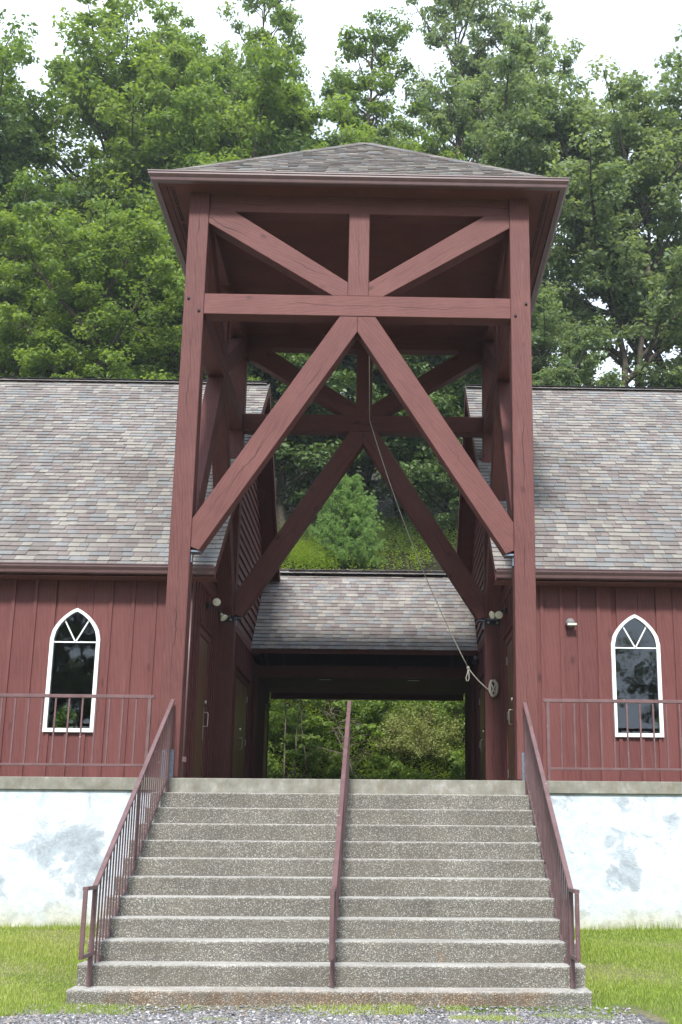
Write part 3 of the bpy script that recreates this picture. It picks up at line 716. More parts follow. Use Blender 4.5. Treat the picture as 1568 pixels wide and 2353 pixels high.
    for di, (d0, d1) in enumerate(doors):
        X = lambda d: sx - s * d
        def bx(name, x0, x1, y0, y1, z0, z1, m_, par, bev=.002): a, b_ = sorted((X(x0), X(x1))); return box(name, (a, y0, z0), (b_, y1, z1), m_, par, bev=bev)
        def bxy(name, x0, x1, y0, y1, z0, z1, m_, par): a, b_ = sorted((X(x0), X(x1))); return box(name, (a, y0, z0), (b_, y1, z1), m_, par, axis=(0, 1, 0))
        fr_ = bx('door_frame', .0, .05, d0 - .1, d0, .0, 2.16, BRD, t); bx('door_frame', .0, .05, d1, d1 + .1, 0, 2.16, BRD, t)
        bxy('door_frame', 0, .05, d0 - .1, d1 + .1, 2.16, 2.27, BRD, t)
        bxy('door_drip_cap', .0, .085, d0 - .14, d1 + .14, 2.27, 2.295, TRM, t)
        lv = [(d0, d1)] if di != 1 else [(d0, (d0 + d1) / 2 - .006), ((d0 + d1) / 2 + .006, d1)]
        for li, (l0, l1) in enumerate(lv):
            d = bx('door', .0, .03, l0 + .004, l1 - .004, .015, 2.15, DOR, t)
            if di == 2: continue
            hy = l0 if ((di == 0 and s < 0) or (di == 1 and li == 0)) else l1
            for hz in (.28, 1.12, 1.93): bx('hinge', .03, .042, hy - .02, hy + .02, hz - .06, hz + .06, BRS, d)
            if di == 0 or li == 0:
                ly = l1 - .07 if hy == l0 else l0 + .07
                if di == 0: bx('handle_plate', .03, .036, ly - .018, ly + .018, .72, 1.20, BRS, d)
                disc('lock', (X(.03), ly, 1.27), (-s, 0, 0), .028, .035, BRS, d)
                tube('handle', [(X(.03), ly, 1.12), (X(.09), ly, 1.12), (X(.095), ly, 1.10), (X(.095), ly, .94), (X(.09), ly, .92), (X(.03), ly, .92)], .009, BRS, d)
    # --- roof deck, trim, gutters
    th = .14
    xa, xb = sorted((s * (XR + .012), s * XE))
    pts = [(EY0, EZ0), (RY, RZ), (EY2, EZ0), (EY2, EZ0 - th), (RY, RZ - th), (EY0, EZ0 - th)]
    bm = bmesh.new()
    def quadp(y0, z0, y1, z1, y2, z2, y3, z3):
        q = [(y0, z0), (y1, z1), (y2, z2), (y3, z3)]; A = [bm.verts.new((xa, y_, z_)) for y_, z_ in q]; B = [bm.verts.new((xb, y_, z_)) for y_, z_ in q]
        bm.faces.new(A); bm.faces.new(B[::-1])
        for i in range(4): bm.faces.new((A[i], B[i], B[(i + 1) % 4], A[(i + 1) % 4]))
    quadp(EY0, EZ0, RY, RZ, RY, RZ - th, EY0, EZ0 - th); quadp(EY2, EZ0, RY, RZ, RY, RZ - th, EY2, EZ0 - th)
    rf = meshobj('roof', bmfin(bm, 'roof', TRM), M.Identity(4), t)
    for y0 in (EY0 - .008, EY2 + .008):
        x0, x1 = sorted((s * XR, s * (XR - .03)))
        prism('rake_board', [(x0, y0, EZ0 + .004), (x0, RY, RZ + .004), (x0, RY, RZ - .23), (x0, y0, EZ0 - .16)], (x1 - x0, 0, 0), (0, RY - y0, RZ - EZ0), TRM, rf, .002)
    a, b_ = sorted((s * (XR - .02), s * XE))
    for yy, sg in ((EY0, -1), (EY2, 1)):
        bm = bmesh.new(); path = [(a, yy, EZ0 - .135), (b_, yy, EZ0 - .135)]
        if sg > 0: path = path[::-1]
        gutter_prof(bm, path, KPROF, False); meshobj('gutter', bmfin(bm, 'gutter', GUT), M.Identity(4), rf)
    box('soffit', (a, EY0 + .003, 2.735), (b_, YW - .05, 2.75), SOF, rf, axis=(1, 0, 0))
    for yy, D_ in ((EY0, 1), (EY2, -1)):
        Vv = V((0, D_ * (RY - EY0), RZ - EZ0)).normalized(); sl_ = math.hypot(RY - EY0, RZ - EZ0)
        o_ = V((0, yy - D_ * .04, EZ0 - .04 * SLP + .006))
        shingles(rf, o_, V((1, 0, 0)), Vv, lambda q: (a - .012 if s > 0 else a, b_ if s > 0 else b_ + .012), sl_ + .05, seed=50 + s + D_, limit=300 if D_ > 0 else 0)
    # ridge vent and cap
    box('ridge_vent', (a, RY - .13, RZ + .0), (b_, RY + .13, RZ + .018), VNT, rf, axis=(1, 0, 0), bev=.004)
    capstrip('ridge_cap', (a, RY, RZ + .024), (b_, RY, RZ + .024), .16, rf, seed=s + 4, sag=.45)
    # dark room inside
    boxes('floor', [((min(s * XW, s * XE), YW, .004), (max(s * XW, s * XE), YB, .02))], DIRT, t)
    # timber collar where the rear post passes the roof
    zc = rz(YR0); a, b_ = sorted((s * (PX0 - .03), s * (PX1 + .03)))
    prism('post_flashing', [(a, YR0 - .03, rz(YR0 - .03) + .0), (a, YR1 + .03, rz(YR1 + .03)), (a, YR1 + .03, rz(YR1 + .03) + .07), (a, YR0 - .03, rz(YR0 - .03) + .07)], (b_ - a, 0, 0), (1, 0, 0), TRM, rf)
    return t
wl = wing(-1); wr = wing(1)
tube('conduit', [(-2.235, YW - .07, .02), (-2.235, YW - .07, 2.7)], .014, GUT, wl, 8)
box('junction_box', (-2.26, YW - .09, .30), (-2.19, YW - .06, .37), GUT, wl)

# ------------------------------------------------------------------ breezeway
BY0, BZ0, BRY, BRZ = 9.28, 2.97, 11.62, 4.97; BSL = (BRZ - BZ0) / (BRY - BY0); BY2 = 2 * BRY - BY0
bw = thing('breezeway', 'low shingle roofed covered passage joining the two wings behind the tower', 'passage', (0, BRY, 0))
bm = bmesh.new()
for sg in (0, 1):
    f = (lambda y: y) if not sg else (lambda y: 2 * BRY - y)
    q = [(f(BY0), BZ0), (BRY, BRZ), (BRY, BRZ - .1), (f(BY0), BZ0 - .1)]
    A = [bm.verts.new((-XW + .036, y_, z_)) for y_, z_ in q]; B = [bm.verts.new((XW - .036, y_, z_)) for y_, z_ in q]; bm.faces.new(A); bm.faces.new(B[::-1])
    for i in range(4): bm.faces.new((A[i], B[i], B[(i + 1) % 4], A[(i + 1) % 4]))
rf = meshobj('roof', bmfin(bm, 'roof', TRM), M.Identity(4), bw)
for D_, yy in ((1, BY0), (-1, BY2)):
    Vv = V((0, D_ * (BRY - BY0), BRZ - BZ0)).normalized(); sl_ = math.hypot(BRY - BY0, BRZ - BZ0)
    shingles(rf, V((0, yy - D_ * .03, BZ0 - .03 * BSL + .006)), V((1, 0, 0)), Vv, lambda q: (-XW + .04, XW - .04), sl_ + .04, seed=70 + D_, limit=300 if D_ > 0 else 0)
box('ridge_vent', (-1.72, BRY - .13, BRZ), (1.68, BRY + .12, BRZ + .04), VNT, rf, axis=(1, 0, 0))
capstrip('ridge_cap', (-2.2, BRY, BRZ + .07), (2.2, BRY, BRZ + .07), .16, rf, seed=9, sag=.45)
for yy in (BY0 + .02, BY2 - .06): box('fascia_board', (-XW + .045, yy, BZ0 - .10), (XW - .045, yy + .03, BZ0 - .022), TRM, bw, axis=(1, 0, 0))
box('beam', (-XW + .045, 10.0, 2.50), (XW - .045, 10.15, 2.74), TRM, bw, axis=(1, 0, 0))
box('beam', (-XW + .045, 13.75, 2.50), (XW - .045, 13.93, 2.90), TRM, bw, axis=(1, 0, 0))
for s in (-1, 1):
    a, b_ = sorted((s * 2.27, s * 2.40)); box('post', (a, 13.42, 0), (b_, 13.93, 2.9), TRM, bw)
    a, b_ = sorted((s * 2.15, s * 2.225)); box('post', (a, 10.0, 0), (b_, 10.12, 2.50), TRM, bw)
box('ceiling', (-XW + .045, 10.16, 2.62), (XW - .045, 13.74, 2.64), CEIL, bw, axis=(1, 0, 0))
for xx, yy in ((-.85, 10.9), (1.0, 10.9)):
    l_ = box('ceiling_lamp', (xx - .14, yy - .05, 2.575), (xx + .14, yy + .05, 2.619), BLK, bw); box('lamp_lens', (xx - .12, yy - .052, 2.568), (xx + .12, yy + .03, 2.5745), LENS, l_)

# ------------------------------------------------------------------ lamps
def lathe(name, prof, c, d, m, parent, n=18):
    mw = frame(c, d, (0, 0, 1) if abs(V(d).normalized().z) < .9 else (0, 1, 0)); bm = bmesh.new(); rg = []
    for z, r in prof: rg.append([bm.verts.new((r * math.cos(2 * math.pi * k / n), r * math.sin(2 * math.pi * k / n), z)) for k in range(n)])
    for a, c_ in zip(rg, rg[1:]):
        for k in range(n): bm.faces.new((a[k], a[(k + 1) % n], c_[(k + 1) % n], c_[k]))
    bm.faces.new(rg[0][::-1]); bm.faces.new(rg[-1])
    return meshobj(name, bmfin(bm, name, m, 0, True), mw, parent)
BULB = [(0, .018), (.03, .022), (.05, .030), (.085, .056), (.10, .060), (.108, .056), (.106, .046), (.112, .03), (.114, .002)]
def flood(s, y, z, dirs, lab):
    t = thing('floodlight', lab, 'lamp', (s * 2.23, y, z), 'twin bulb floodlights by the doors')
    disc('mount', (s * 2.228, y, z), (-s, 0, 0), .055, .035, BLK, t, 14)
    for i, (off, d) in enumerate(dirs):
        c = V((s * 2.10, y, z)) + V(off); tube('arm', [(s * 2.20, y, z), (s * 2.15, y, z), c], .013, BLK, t)
        lathe('socket', [(-.03, .02), (.0, .026), (.03, .024)], c, d, BLK, t, 12); lathe('bulb', BULB, c + V(d).normalized() * .02, d, LENS, t)
flood(-1, 3.3, 2.66, [((.0, -.02, .03), (.25, -1, .0)), ((.06, .03, -.09), (.55, -.25, -.75))], 'twin bulb floodlight on the left wing wall above the single door')
flood(1, 3.55, 2.68, [((-.0, .0, -.04), (-.8, -.5, -.3)), ((.02, -.03, -.05), (-.15, -1, -.35))], 'twin bulb floodlight on the right wing wall above the door')
t = thing('wall_lamp', 'small round grey caged lamp on the red wall left of the pointed window', 'lamp', (2.95, YW - .045, 2.2))
lathe('lamp_body', [(0, .06), (.02, .066), (.05, .064), (.085, .05), (.10, .02)], (2.94, YW - .045, 2.215), (0, -1, 0), LAMPG, t)
box('lamp_hood', (2.885, YW - .16, 2.165), (3.025, YW - .10, 2.205), LAMPG, t); box('lamp_glass', (2.895, YW - .163, 2.172), (3.015, YW - .158, 2.198), LENS, t)
t = thing('spotlight', 'small dark cone spotlight at the right end of the passage roof edge', 'lamp', (2.18, 9.2, 2.9))
lathe('shade', [(0, .03), (.08, .05), (.16, .09), (.165, .075)], (2.16, 9.25, 2.84), (.2, -.6, -.7), BLK, t, 14); tube('arm', [(2.235, 9.3, 2.92), (2.16, 9.25, 2.86)], .015, BLK, t)

# ------------------------------------------------------------------ bell rope
t = thing('bell_rope', 'pale rope slung through the tower to a coil hung on the rear right post', 'rope', (2.11, 4.66, 1.6))
pA, pB, pC = V((.09, 2.6, 7.62)), V((.10, 4.64, 6.08)), V((1.72, 4.60, 1.96))
tube('rope', [pA, pA.lerp(pB, .5) + V((0, 0, -.02)), pB], .0075, ROPE, t)
def sag(a, b_, k, n=14): return [a.lerp(b_, i / n) + V((0, 0, -k * 4 * (i / n) * (1 - i / n))) + V((-k * .6 * 4 * (i / n) * (1 - i / n), 0, 0)) for i in range(n + 1)]
tube('rope', sag(pB, pC, .11), .0075, ROPE, t)
tube('rope', sag(pC, V((2.08, 4.655, 1.60)), .02, 6), .009, ROPE, t)
bm = bmesh.new(); bmesh.ops.create_icosphere(bm, subdivisions=2, radius=.026); bmesh.ops.scale(bm, vec=(1, .9, 1.2), verts=bm.verts); meshobj('knot', bmfin(bm, 'knot', ROPE, 0, True), M.Translation(pC), t)
tube('loop', [pC + V(q) for q in ((0, 0, 0), (-.01, 0, -.08), (-.035, 0, -.15), (-.03, 0, -.20), (0, 0, -.205), (.015, 0, -.16), (.01, 0, -.08), (0, 0, -.01))], .009, ROPE, t)
bm = bmesh.new(); rr = random.Random(5)
for k in range(7):
    cx_, ph = rr.uniform(-.012, .012), rr.uniform(-.1, .1); pts = []
    for i in range(21):
        a = 2 * math.pi * i / 20; pts.append(V((cx_ + (.052 + .008 * k % .02) * math.sin(a) + ph * .1 * math.cos(a), -.02 - .006 * k, .02 + .125 * math.cos(a) + .01 * math.sin(3 * a + k))))
    tube_into(bm, pts, .010, 6)
tube_into(bm, [V((-.04, -.065, .10)), V((.03, -.07, -.06)), V((.0, -.07, -.10))], .010, 6); tube_into(bm, [V((.035, -.07, .09)), V((-.03, -.072, -.07))], .010, 6)
meshobj('coil', bmfin(bm, 'coil', ROPE, 0, True), M.Translation((2.115, YR0 - .005, 1.63)), t)
tube('hook', [(2.115, YR0, 1.80), (2.115, YR0 - .06, 1.80), (2.115, YR0 - .07, 1.84)], .008, BLK, t)

# ------------------------------------------------------------------ foliage
def leaves(cent, rad_, nper, size, rng, up=.7, aspect=.62, flat=.7, jitter=.55):
    """leaf quads in clumps; returns verts, faces, rnd"""
    k = len(cent); n = nper * k; cid = np.repeat(np.arange(k), nper)
    d = rng.normal(size=(n, 3)); d /= np.linalg.norm(d, axis=1)[:, None]
    rr_ = rng.random(n) ** .45
    p = d * rr_[:, None] * rad_[cid][:, None]; p[:, 2] *= flat; p += cent[cid]
    nrm = d * .5 + np.array([0, 0, up]) + rng.normal(size=(n, 3)) * jitter; nrm /= np.linalg.norm(nrm, axis=1)[:, None]
    a = np.cross(nrm, rng.normal(size=(n, 3))); a /= np.linalg.norm(a, axis=1)[:, None]; b_ = np.cross(nrm, a)
    s = size * rng.uniform(.5, 1.45, n)[:, None]
    v_ = np.stack([p - a * s * .5, p + b_ * s * .5 * aspect + a * s * .08, p + a * s * .5, p - b_ * s * .5 * aspect + a * s * .08], 1)
    v_[:, 0] += nrm * s * .06; v_[:, 2] -= nrm * s * .12
    f = np.arange(n * 4).reshape(n, 4)
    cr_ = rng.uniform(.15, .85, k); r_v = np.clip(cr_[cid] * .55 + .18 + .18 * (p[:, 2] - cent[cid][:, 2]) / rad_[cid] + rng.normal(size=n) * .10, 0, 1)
    return v_.reshape(-1, 3), f, r_v
def np_tubes(lines, n=6):
    vs, fs = [], []; b0 = 0
    ang = np.arange(n) * 2 * np.pi / n
    for pts, r0, r1 in lines:
        P_ = np.array(pts); m_ = len(P_); t_ = np.gradient(P_, axis=0); t_ /= np.linalg.norm(t_, axis=1)[:, None] + 1e-9
        a = np.cross(t_, [.31, .17, .93]); a[np.linalg.norm(a, axis=1) < .1] = [1, 0, 0]; a /= np.linalg.norm(a, axis=1)[:, None]; b_ = np.cross(t_, a)
        rr_ = np.linspace(r0, r1, m_)
        ring = P_[:, None] + (a[:, None] * np.cos(ang)[None, :, None] + b_[:, None] * np.sin(ang)[None, :, None]) * rr_[:, None, None]
        vs.append(ring.reshape(-1, 3)); i = np.arange(m_ - 1)[:, None] * n; k = np.arange(n)[None]
        fs.append((np.stack([i + k, i + (k + 1) % n, i + n + (k + 1) % n, i + n + k], -1).reshape(-1, 4)) + b0); b0 += m_ * n
    return np.vstack(vs), np.vstack(fs)
def tree_proto(seed, Ht, Rc, base, nl, leaf, nper, leafmt, cr=(.55, 1.0), forks=1, gap=0.0, droop=.1):
    rng = np.random.default_rng(seed); lines = []; cl = []; cr_ = []
    tops = []
    for fk in range(forks):
        hd = rng.uniform(0, 6.28); lean = 0 if forks == 1 else rng.uniform(.10, .2)
        n = 12; zz = np.linspace(0, Ht * rng.uniform(.9, 1), n); off = np.cumsum(rng.normal(size=(n, 2)) * .12, 0); off[0] = 0
        tr = np.stack([off[:, 0] + np.cos(hd) * lean * np.maximum(0, zz - Ht * .12), off[:, 1] + np.sin(hd) * lean * np.maximum(0, zz - Ht * .12), zz], 1)
        lines.append((tr, Ht * .016 * (1 if forks == 1 else .75), .03)); tops.append(tr)
    for i in range(nl):
        tr = tops[i % forks]; h = base + (1 - base) * ((i + rng.random()) / nl) ** .9 * .97
        idx = h * (len(tr) - 1); j = int(idx); p0 = tr[j] + (tr[min(j + 1, len(tr) - 1)] - tr[j]) * (idx - j)
        rel = (h - base) / (1 - base); env = Rc * (math.sqrt(max(0.02, 1 - (rel * 1.02 - .38) ** 2 / .42)) ) * rng.uniform(.62, 1.12)
        az = i * 2.4 + rng.uniform(-.5, .5); el = rng.uniform(.15, .6) + rel * .55
        d = np.array([math.cos(az) * math.cos(el), math.sin(az) * math.cos(el), math.sin(el)]); Ln = env / max(.45, math.cos(el)); m_ = 8
        tt = np.linspace(0, 1, m_)[:, None]; pts = p0 + d * tt * Ln + np.array([0, 0, 1]) * (tt ** 2) * Ln * rng.uniform(-droop, .22) + np.cumsum(rng.normal(size=(m_, 3)) * .07, 0) * (tt > 0)
        lines.append((pts, .02 + Ln * .016, .015))
        ns = max(3, int(Ln * 2.1))
        for k in range(ns):
            if rng.random() < gap: continue
            u = .32 + .68 * (k + rng.random()) / ns; q = pts[min(m_ - 1, int(u * (m_ - 1)))]
            a2 = rng.uniform(0, 6.28); l2 = rng.uniform(.5, 1.5) * (1.25 - u * .5); e = q + np.array([math.cos(a2) * l2, math.sin(a2) * l2, rng.uniform(-.25, .7) * l2])
            mid = (q + e) / 2 + rng.normal(size=3) * .08; lines.append((np.array([q, mid, e]), .022, .008))
            cl.append(e); cr_.append(rng.uniform(*cr)); 
            if rng.random() < .6: cl.append(mid + rng.normal(size=3) * .35); cr_.append(rng.uniform(*cr) * .8)
        cl.append(pts[-1]); cr_.append(rng.uniform(*cr))
    cl = np.array(cl); cr_ = np.array(cr_)
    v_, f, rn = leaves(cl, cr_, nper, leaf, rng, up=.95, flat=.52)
    tv, tf = np_tubes(lines)
    return npmesh('crown', v_, f, leafmt, rn), npmesh('trunk', tv, tf, BARK, None, True)
PROTO = {
 'maple': tree_proto(1, 17, 4.6, .22, 40, .185, 120, LF_MAPLE, cr=(.45, .95), gap=.12),
 'maple_b': tree_proto(2, 15, 4.9, .14, 40, .185, 125, LF_MAPLE, cr=(.45, .95), forks=2, gap=.1),
 'oak': tree_proto(3, 18, 5.4, .26, 38, .21, 105, LF_OAK, cr=(.45, .95), forks=3, gap=.2),
 'oak_b': tree_proto(4, 16, 4.8, .18, 36, .21, 105, LF_OAK, cr=(.45, .95), forks=2, gap=.2),
 'tall': tree_proto(5, 21, 2.6, .35, 36, .19, 95, LF_OAK, cr=(.4, .75), gap=.3),
 'poplar': tree_proto(8, 20, 2.3, .30, 34, .17, 120, LF_MAPLE, cr=(.4, .8), gap=.1),
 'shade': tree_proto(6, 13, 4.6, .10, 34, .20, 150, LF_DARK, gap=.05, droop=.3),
}
def tree(kind, x, y, sc, rot, label, cat='tree', group='trees on the hillside behind the church', sq=1, dz=-.2):
    t = bpy.data.objects.new('tree', None); mw = M.Translation((x, y, hill(x, y) + dz)) @ M.Rotation(rot, 4, 'Z') @ M.Diagonal((sc * sq, sc * sq, sc, 1)); place(t, mw)
    tag(t, label, cat, group)
    for n_, me in zip(('crown', 'trunk'), PROTO[kind]):
        o = bpy.data.objects.new(n_, me); C.objects.link(o); o.parent = t
    return t
TREES = [
 # kind, x, y, scale, rot, label, horizontal squeeze
 ('maple', -11.2, 33, 1.33, .3, 'large rounded maple rising behind the left wing, tallest on the left', .86),
 ('maple_b', -16.6, 30, 1.36, 1.3, 'maple cut by the left edge of the photo, high above the left roof', .8),
 ('maple', -9.0, 39, 1.36, 2.2, 'hazy maple between the tallest left maple and the tower roof peak', .8),
 ('maple_b', -6.9, 31, 1.26, 4.0, 'yellow green maple just behind the left half of the tower roof', .85),
 ('poplar', -5.0, 35, 1.30, .8, 'slender bright green tree with two plumes rising to the top edge left of centre', .62),
 ('poplar', -1.5, 36, 1.16, 4.0, 'slender sparse tree above the tower roof peak', .82),
 ('maple_b', -11.1, 24.5, .66, 5.0, 'bright low maple over the far end of the left roof ridge', 1),
 ('maple_b', -8.9, 23.6, .68, 2.7, 'bright low maple beside the left tower post above the roof ridge', 1),
 ('maple', -7.3, 26.4, .66, 1.1, 'low maple partly hidden behind the left tower post', 1),
 ('maple_b', -13.4, 25.5, .80, .4, 'leafy maple low at the left edge above the roof', .9),
 ('shade', -14.4, 29, 1.2, .4, 'dark green tree at the left edge behind the low maples', 1),
 ('maple', -2.5, 31, 1.06, 1.9, 'maple directly behind the peak of the tower roof', 1),
 ('maple_b', .9, 31.5, 1.06, 3.1, 'maple right of the tower roof peak, below the gap of sky', .8),
 ('tall', 3.4, 37, 1.30, .5, 'tall airy oak with sparse leaves rising to the top edge right of centre', .66),
 ('tall', 6.3, 36.5, 1.22, 2.6, 'thin airy oak beside the tall one, leaning right', .66),
 ('oak', 9.9, 30, 1.10, 1.2, 'broad grey green oak with forked dark trunk right of the tower', .92),
 ('oak_b', 12.8, 31, 1.18, 3.4, 'oak cut by the right edge of the photo', .9),
 ('oak', 4.5, 30.5, 1.06, 4.4, 'grey green oak close behind the right tower post', .8),
 ('oak_b', 6.1, 25.6, .55, 2.2, 'small oak just above the right roof ridge', 1),
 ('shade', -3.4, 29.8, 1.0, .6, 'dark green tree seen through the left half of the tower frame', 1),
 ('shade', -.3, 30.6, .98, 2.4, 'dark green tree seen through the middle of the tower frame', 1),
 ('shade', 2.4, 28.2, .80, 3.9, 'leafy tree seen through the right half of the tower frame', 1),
 ('shade', 3.3, 26.6, .34, 4.7, 'small dark leafy tree right of the young pine under the big trees', 1),
 ('shade', -9.6, 31, .95, 5.2, 'dark tree behind the low maples on the left', 1),
 ('maple', -20.5, 36, 1.2, 2.0, 'distant maple beyond the left edge tree', 1),
 ('oak_b', 17.0, 35, 1.15, 1.0, 'distant oak beyond the right edge tree', 1),
]
for k in TREES: tree(k[0], k[1], k[2], k[3] * (1.0 if k[0] in ('poplar', 'tall') else .90 if k[3] > 1.0 else 1), k[4], k[5], sq=k[6] * (1.05 if k[3] > 1.0 else 1))
for i in range(9):
    tree(('shade', 'maple', 'oak')[i % 3], -34 + i * 8.5, -40 - (i * 37 % 11), 1.0, i * 1.7, 'tree of the wood across the lawn, mirrored in the church windows', group='trees across the lawn')

# young white pine
def pine():
    rng = np.random.default_rng(12); Ht, Rb = 3.7, 1.62; cl = []; nd = []; lines = [(np.array([[0, 0, 0], [0, 0, Ht]]), .05, .01)]
    P_, D_ = [], []
    for wz in range(26):
        h = Ht * (.02 + .96 * wz / 26); R_ = Rb * (1 - (h / Ht)) ** .58 * rng.uniform(.85, 1.08); nb = max(5, int(12 * (1 - h / Ht) + 6))
        for k in range(nb):
            az = rng.uniform(0, 6.28); el = .35 + .5 * h / Ht; d = np.array([math.cos(az) * math.cos(el), math.sin(az) * math.cos(el), math.sin(el)]); L_ = R_ * rng.uniform(.7, 1.12) / math.cos(el)
            lines.append((np.array([[0, 0, h], np.array([0, 0, h]) + d * L_ * .8]), .012, .005))
            m_ = int(8 + L_ * 14)
            for j in range(m_):
                u = .25 + .75 * (j / m_) ** .8; q = np.array([0, 0, h]) + d * L_ * u + rng.normal(size=3) * .07 * u; P_.append(q); D_.append(d + rng.normal(size=3) * .35 + [0, 0, .25])
    P_ = np.array(P_); D_ = np.array(D_); D_ /= np.linalg.norm(D_, axis=1)[:, None]; nn = 50; k = len(P_); cid = np.repeat(np.arange(k), nn)
    dd = D_[cid] + rng.normal(size=(k * nn, 3)) * .55; dd /= np.linalg.norm(dd, axis=1)[:, None]; s = np.cross(dd, rng.normal(size=(k * nn, 3))); s /= np.linalg.norm(s, axis=1)[:, None]
    p = P_[cid]; ln = rng.uniform(.07, .13, k * nn)[:, None]; v_ = np.stack([p - s * .005, p + s * .006, p + dd * ln], 1)
    rn = np.clip(.25 + .5 * rng.random(k)[cid] + rng.normal(size=k * nn) * .1, 0, 1)
    tv, tf = np_tubes(lines, 5)
    return npmesh('crown', v_.reshape(-1, 3), np.arange(k * nn * 3).reshape(-1, 3), LF_PINE, rn), npmesh('trunk', tv, tf, BARK, None, True)
PROTO['pine'] = pine()
t = tree('pine', -.95, 24.2, .90, 0, 'young bright green pine seen through the tower above the passage roof', group='young pine', dz=-.4); t.name = 'pine_tree'

# shrubs, saplings
def bush_proto(seed, R_, H_, n, leaf, nper, m_, cr=(.18, .34), stems=6):
    rng = np.random.default_rng(seed); lines = []; cl = []
    for i in range(n):
        a = rng.uniform(0, 6.28); r_ = R_ * math.sqrt(rng.random()); z = H_ * rng.uniform(.12, 1) * (1 - .45 * (r_ / R_) ** 2); cl.append((r_ * math.cos(a), r_ * math.sin(a), z))
        if i % 3 == 0: lines.append((np.array([[0, 0, 0], [r_ * .3 * math.cos(a), r_ * .3 * math.sin(a), z * .5], cl[-1]]), .018, .006))
    cl = np.array(cl); v_, f, rn = leaves(cl, rng.uniform(*cr, n), nper, leaf, rng, flat=.8); tv, tf = np_tubes(lines, 5)
    return npmesh('foliage', v_, f, m_, rn), npmesh('stem', tv, tf, TWIG)
BP = [bush_proto(31, 1.1, 1.7, 110, .075, 110, LF_BUSH), bush_proto(32, 1.2, 1.5, 120, .05, 150, LF_DRY), bush_proto(33, 1.0, 1.7, 60, .13, 55, LF_BUSH), bush_proto(34, 1.3, 1.5, 90, .09, 90, LF_DARK)]
def put(name, protos, x, y, z, sc, rot, label, cat, group, names=('foliage', 'stem')):
    t = bpy.data.objects.new(name, None); place(t, M.Translation((x, y, z)) @ M.Rotation(rot, 4, 'Z') @ M.Diagonal((sc, sc, sc, 1))); tag(t, label, cat, group)
    for n_, me in zip(names, protos):
        o = bpy.data.objects.new(n_, me); C.objects.link(o); o.parent = t
BU = [(0, -2.2, 17.0, .8, 'bright leafy bush at the left edge of the passage opening'), (1, -1.1, 18.2, 1.0, 'tan and green brush at the upper left of the passage opening'),
      (0, -1.0, 16.4, .55, 'dark low bush at the lower left behind the bare branches'), (0, .1, 17.6, .8, 'green bush behind the middle stair railing'),
      (2, .45, 16.4, .50, 'small bush with broad drooping leaves just right of the middle railing'), (1, 1.3, 17.0, .95, 'feathery yellow green bush at the centre of the passage opening'),
      (0, 1.2, 15.9, .45, 'dark low bush at the bottom centre of the passage opening'), (0, 2.2, 17.6, 1.0, 'light green bush filling the upper right of the passage opening'),
      (2, 2.5, 16.3, .7, 'leafy bush at the lower right of the passage opening'), (1, 1.9, 18.6, 1.0, 'yellowish bush high on the bank at the right'),
      (0, .8, 18.8, 1.0, 'pale green bush high on the bank right of centre'), (3, -2.6, 18.6, 1.0, 'dark green bush high on the bank at the left'), (2, -2.9, 16.1, .7, 'leafy bush half hidden by the left passage wall'), (0, 3.2, 18.0, 1.0, 'bush hidden behind the right passage wall'),
      (0, -7.7, 17.0, 1.0, 'bright bush seen through both windows of the left wing'), (2, -8.6, 17.6, 1.0, 'leafy bush behind the left wing'), (0, 7.0, 17.2, 1.0, 'bush behind the right wing')]
for i, (k, x, y, sc, lab) in enumerate(BU): put('bush', BP[k], x, y, hill(x, y) - .2, sc, i * 1.3, lab, 'bush', 'bushes on the bank behind the passage')
def sapling(seed, H_, lean, leafy):
    rng = np.random.default_rng(seed); n = 9; z = np.linspace(0, H_, n); tr = np.stack([lean[0] * z + np.cumsum(rng.normal(size=n) * .03), lean[1] * z, z], 1); lines = [(tr, .024, .008)]; cl = []
    for i in range(14):
        j = rng.integers(3, n); a = rng.uniform(0, 6.28); l = rng.uniform(.4, 1.1); e = tr[j] + np.array([math.cos(a) * l, math.sin(a) * l * .6, rng.uniform(-.1, .45)]); lines.append((np.array([tr[j], (tr[j] + e) / 2 + [0, 0, .05], e]), .012, .004)); cl += [e, (tr[j] + e) / 2]
    tv, tf = np_tubes(lines, 6); cl = np.array(cl)
    v_, f, rn = leaves(cl[:max(2, int(len(cl) * leafy))], rng.uniform(.15, .3, len(cl))[:max(2, int(len(cl) * leafy))], 34, .12, rng, flat=.35)
    return npmesh('foliage', v_, f, LF_BUSH, rn), npmesh('trunk', tv, tf, TWIG, None, True)
SP = [sapling(41, 3.4, (.03, .0), 1), sapling(42, 3.0, (-.12, .0), .8), sapling(43, 2.6, (-.55, .1), .25), sapling(44, 2.4, (-.4, .1), .1)]
for i, (k, x, y, lab) in enumerate([(0, -1.75, 15.6, 'thin upright sapling near the left wall of the passage opening'), (1, -1.45, 15.7, 'second thin sapling leaning left beside the upright one'), (0, -2.05, 16.0, 'leafy sapling against the left jamb of the passage'),
                                     (2, .25, 15.6, 'bare grey branch leaning left behind the middle railing'), (3, -.2, 15.9, 'bare pale stick leaning left, lower of the two'), (1, 1.9, 18.6, 'thin sapling among the feathery bushes')]):
    put('sapling', SP[k], x, y, hill(x, y) - .05, 1, 0 if k > 1 else i, lab, 'sapling', 'saplings behind the passage', ('foliage', 'trunk'))
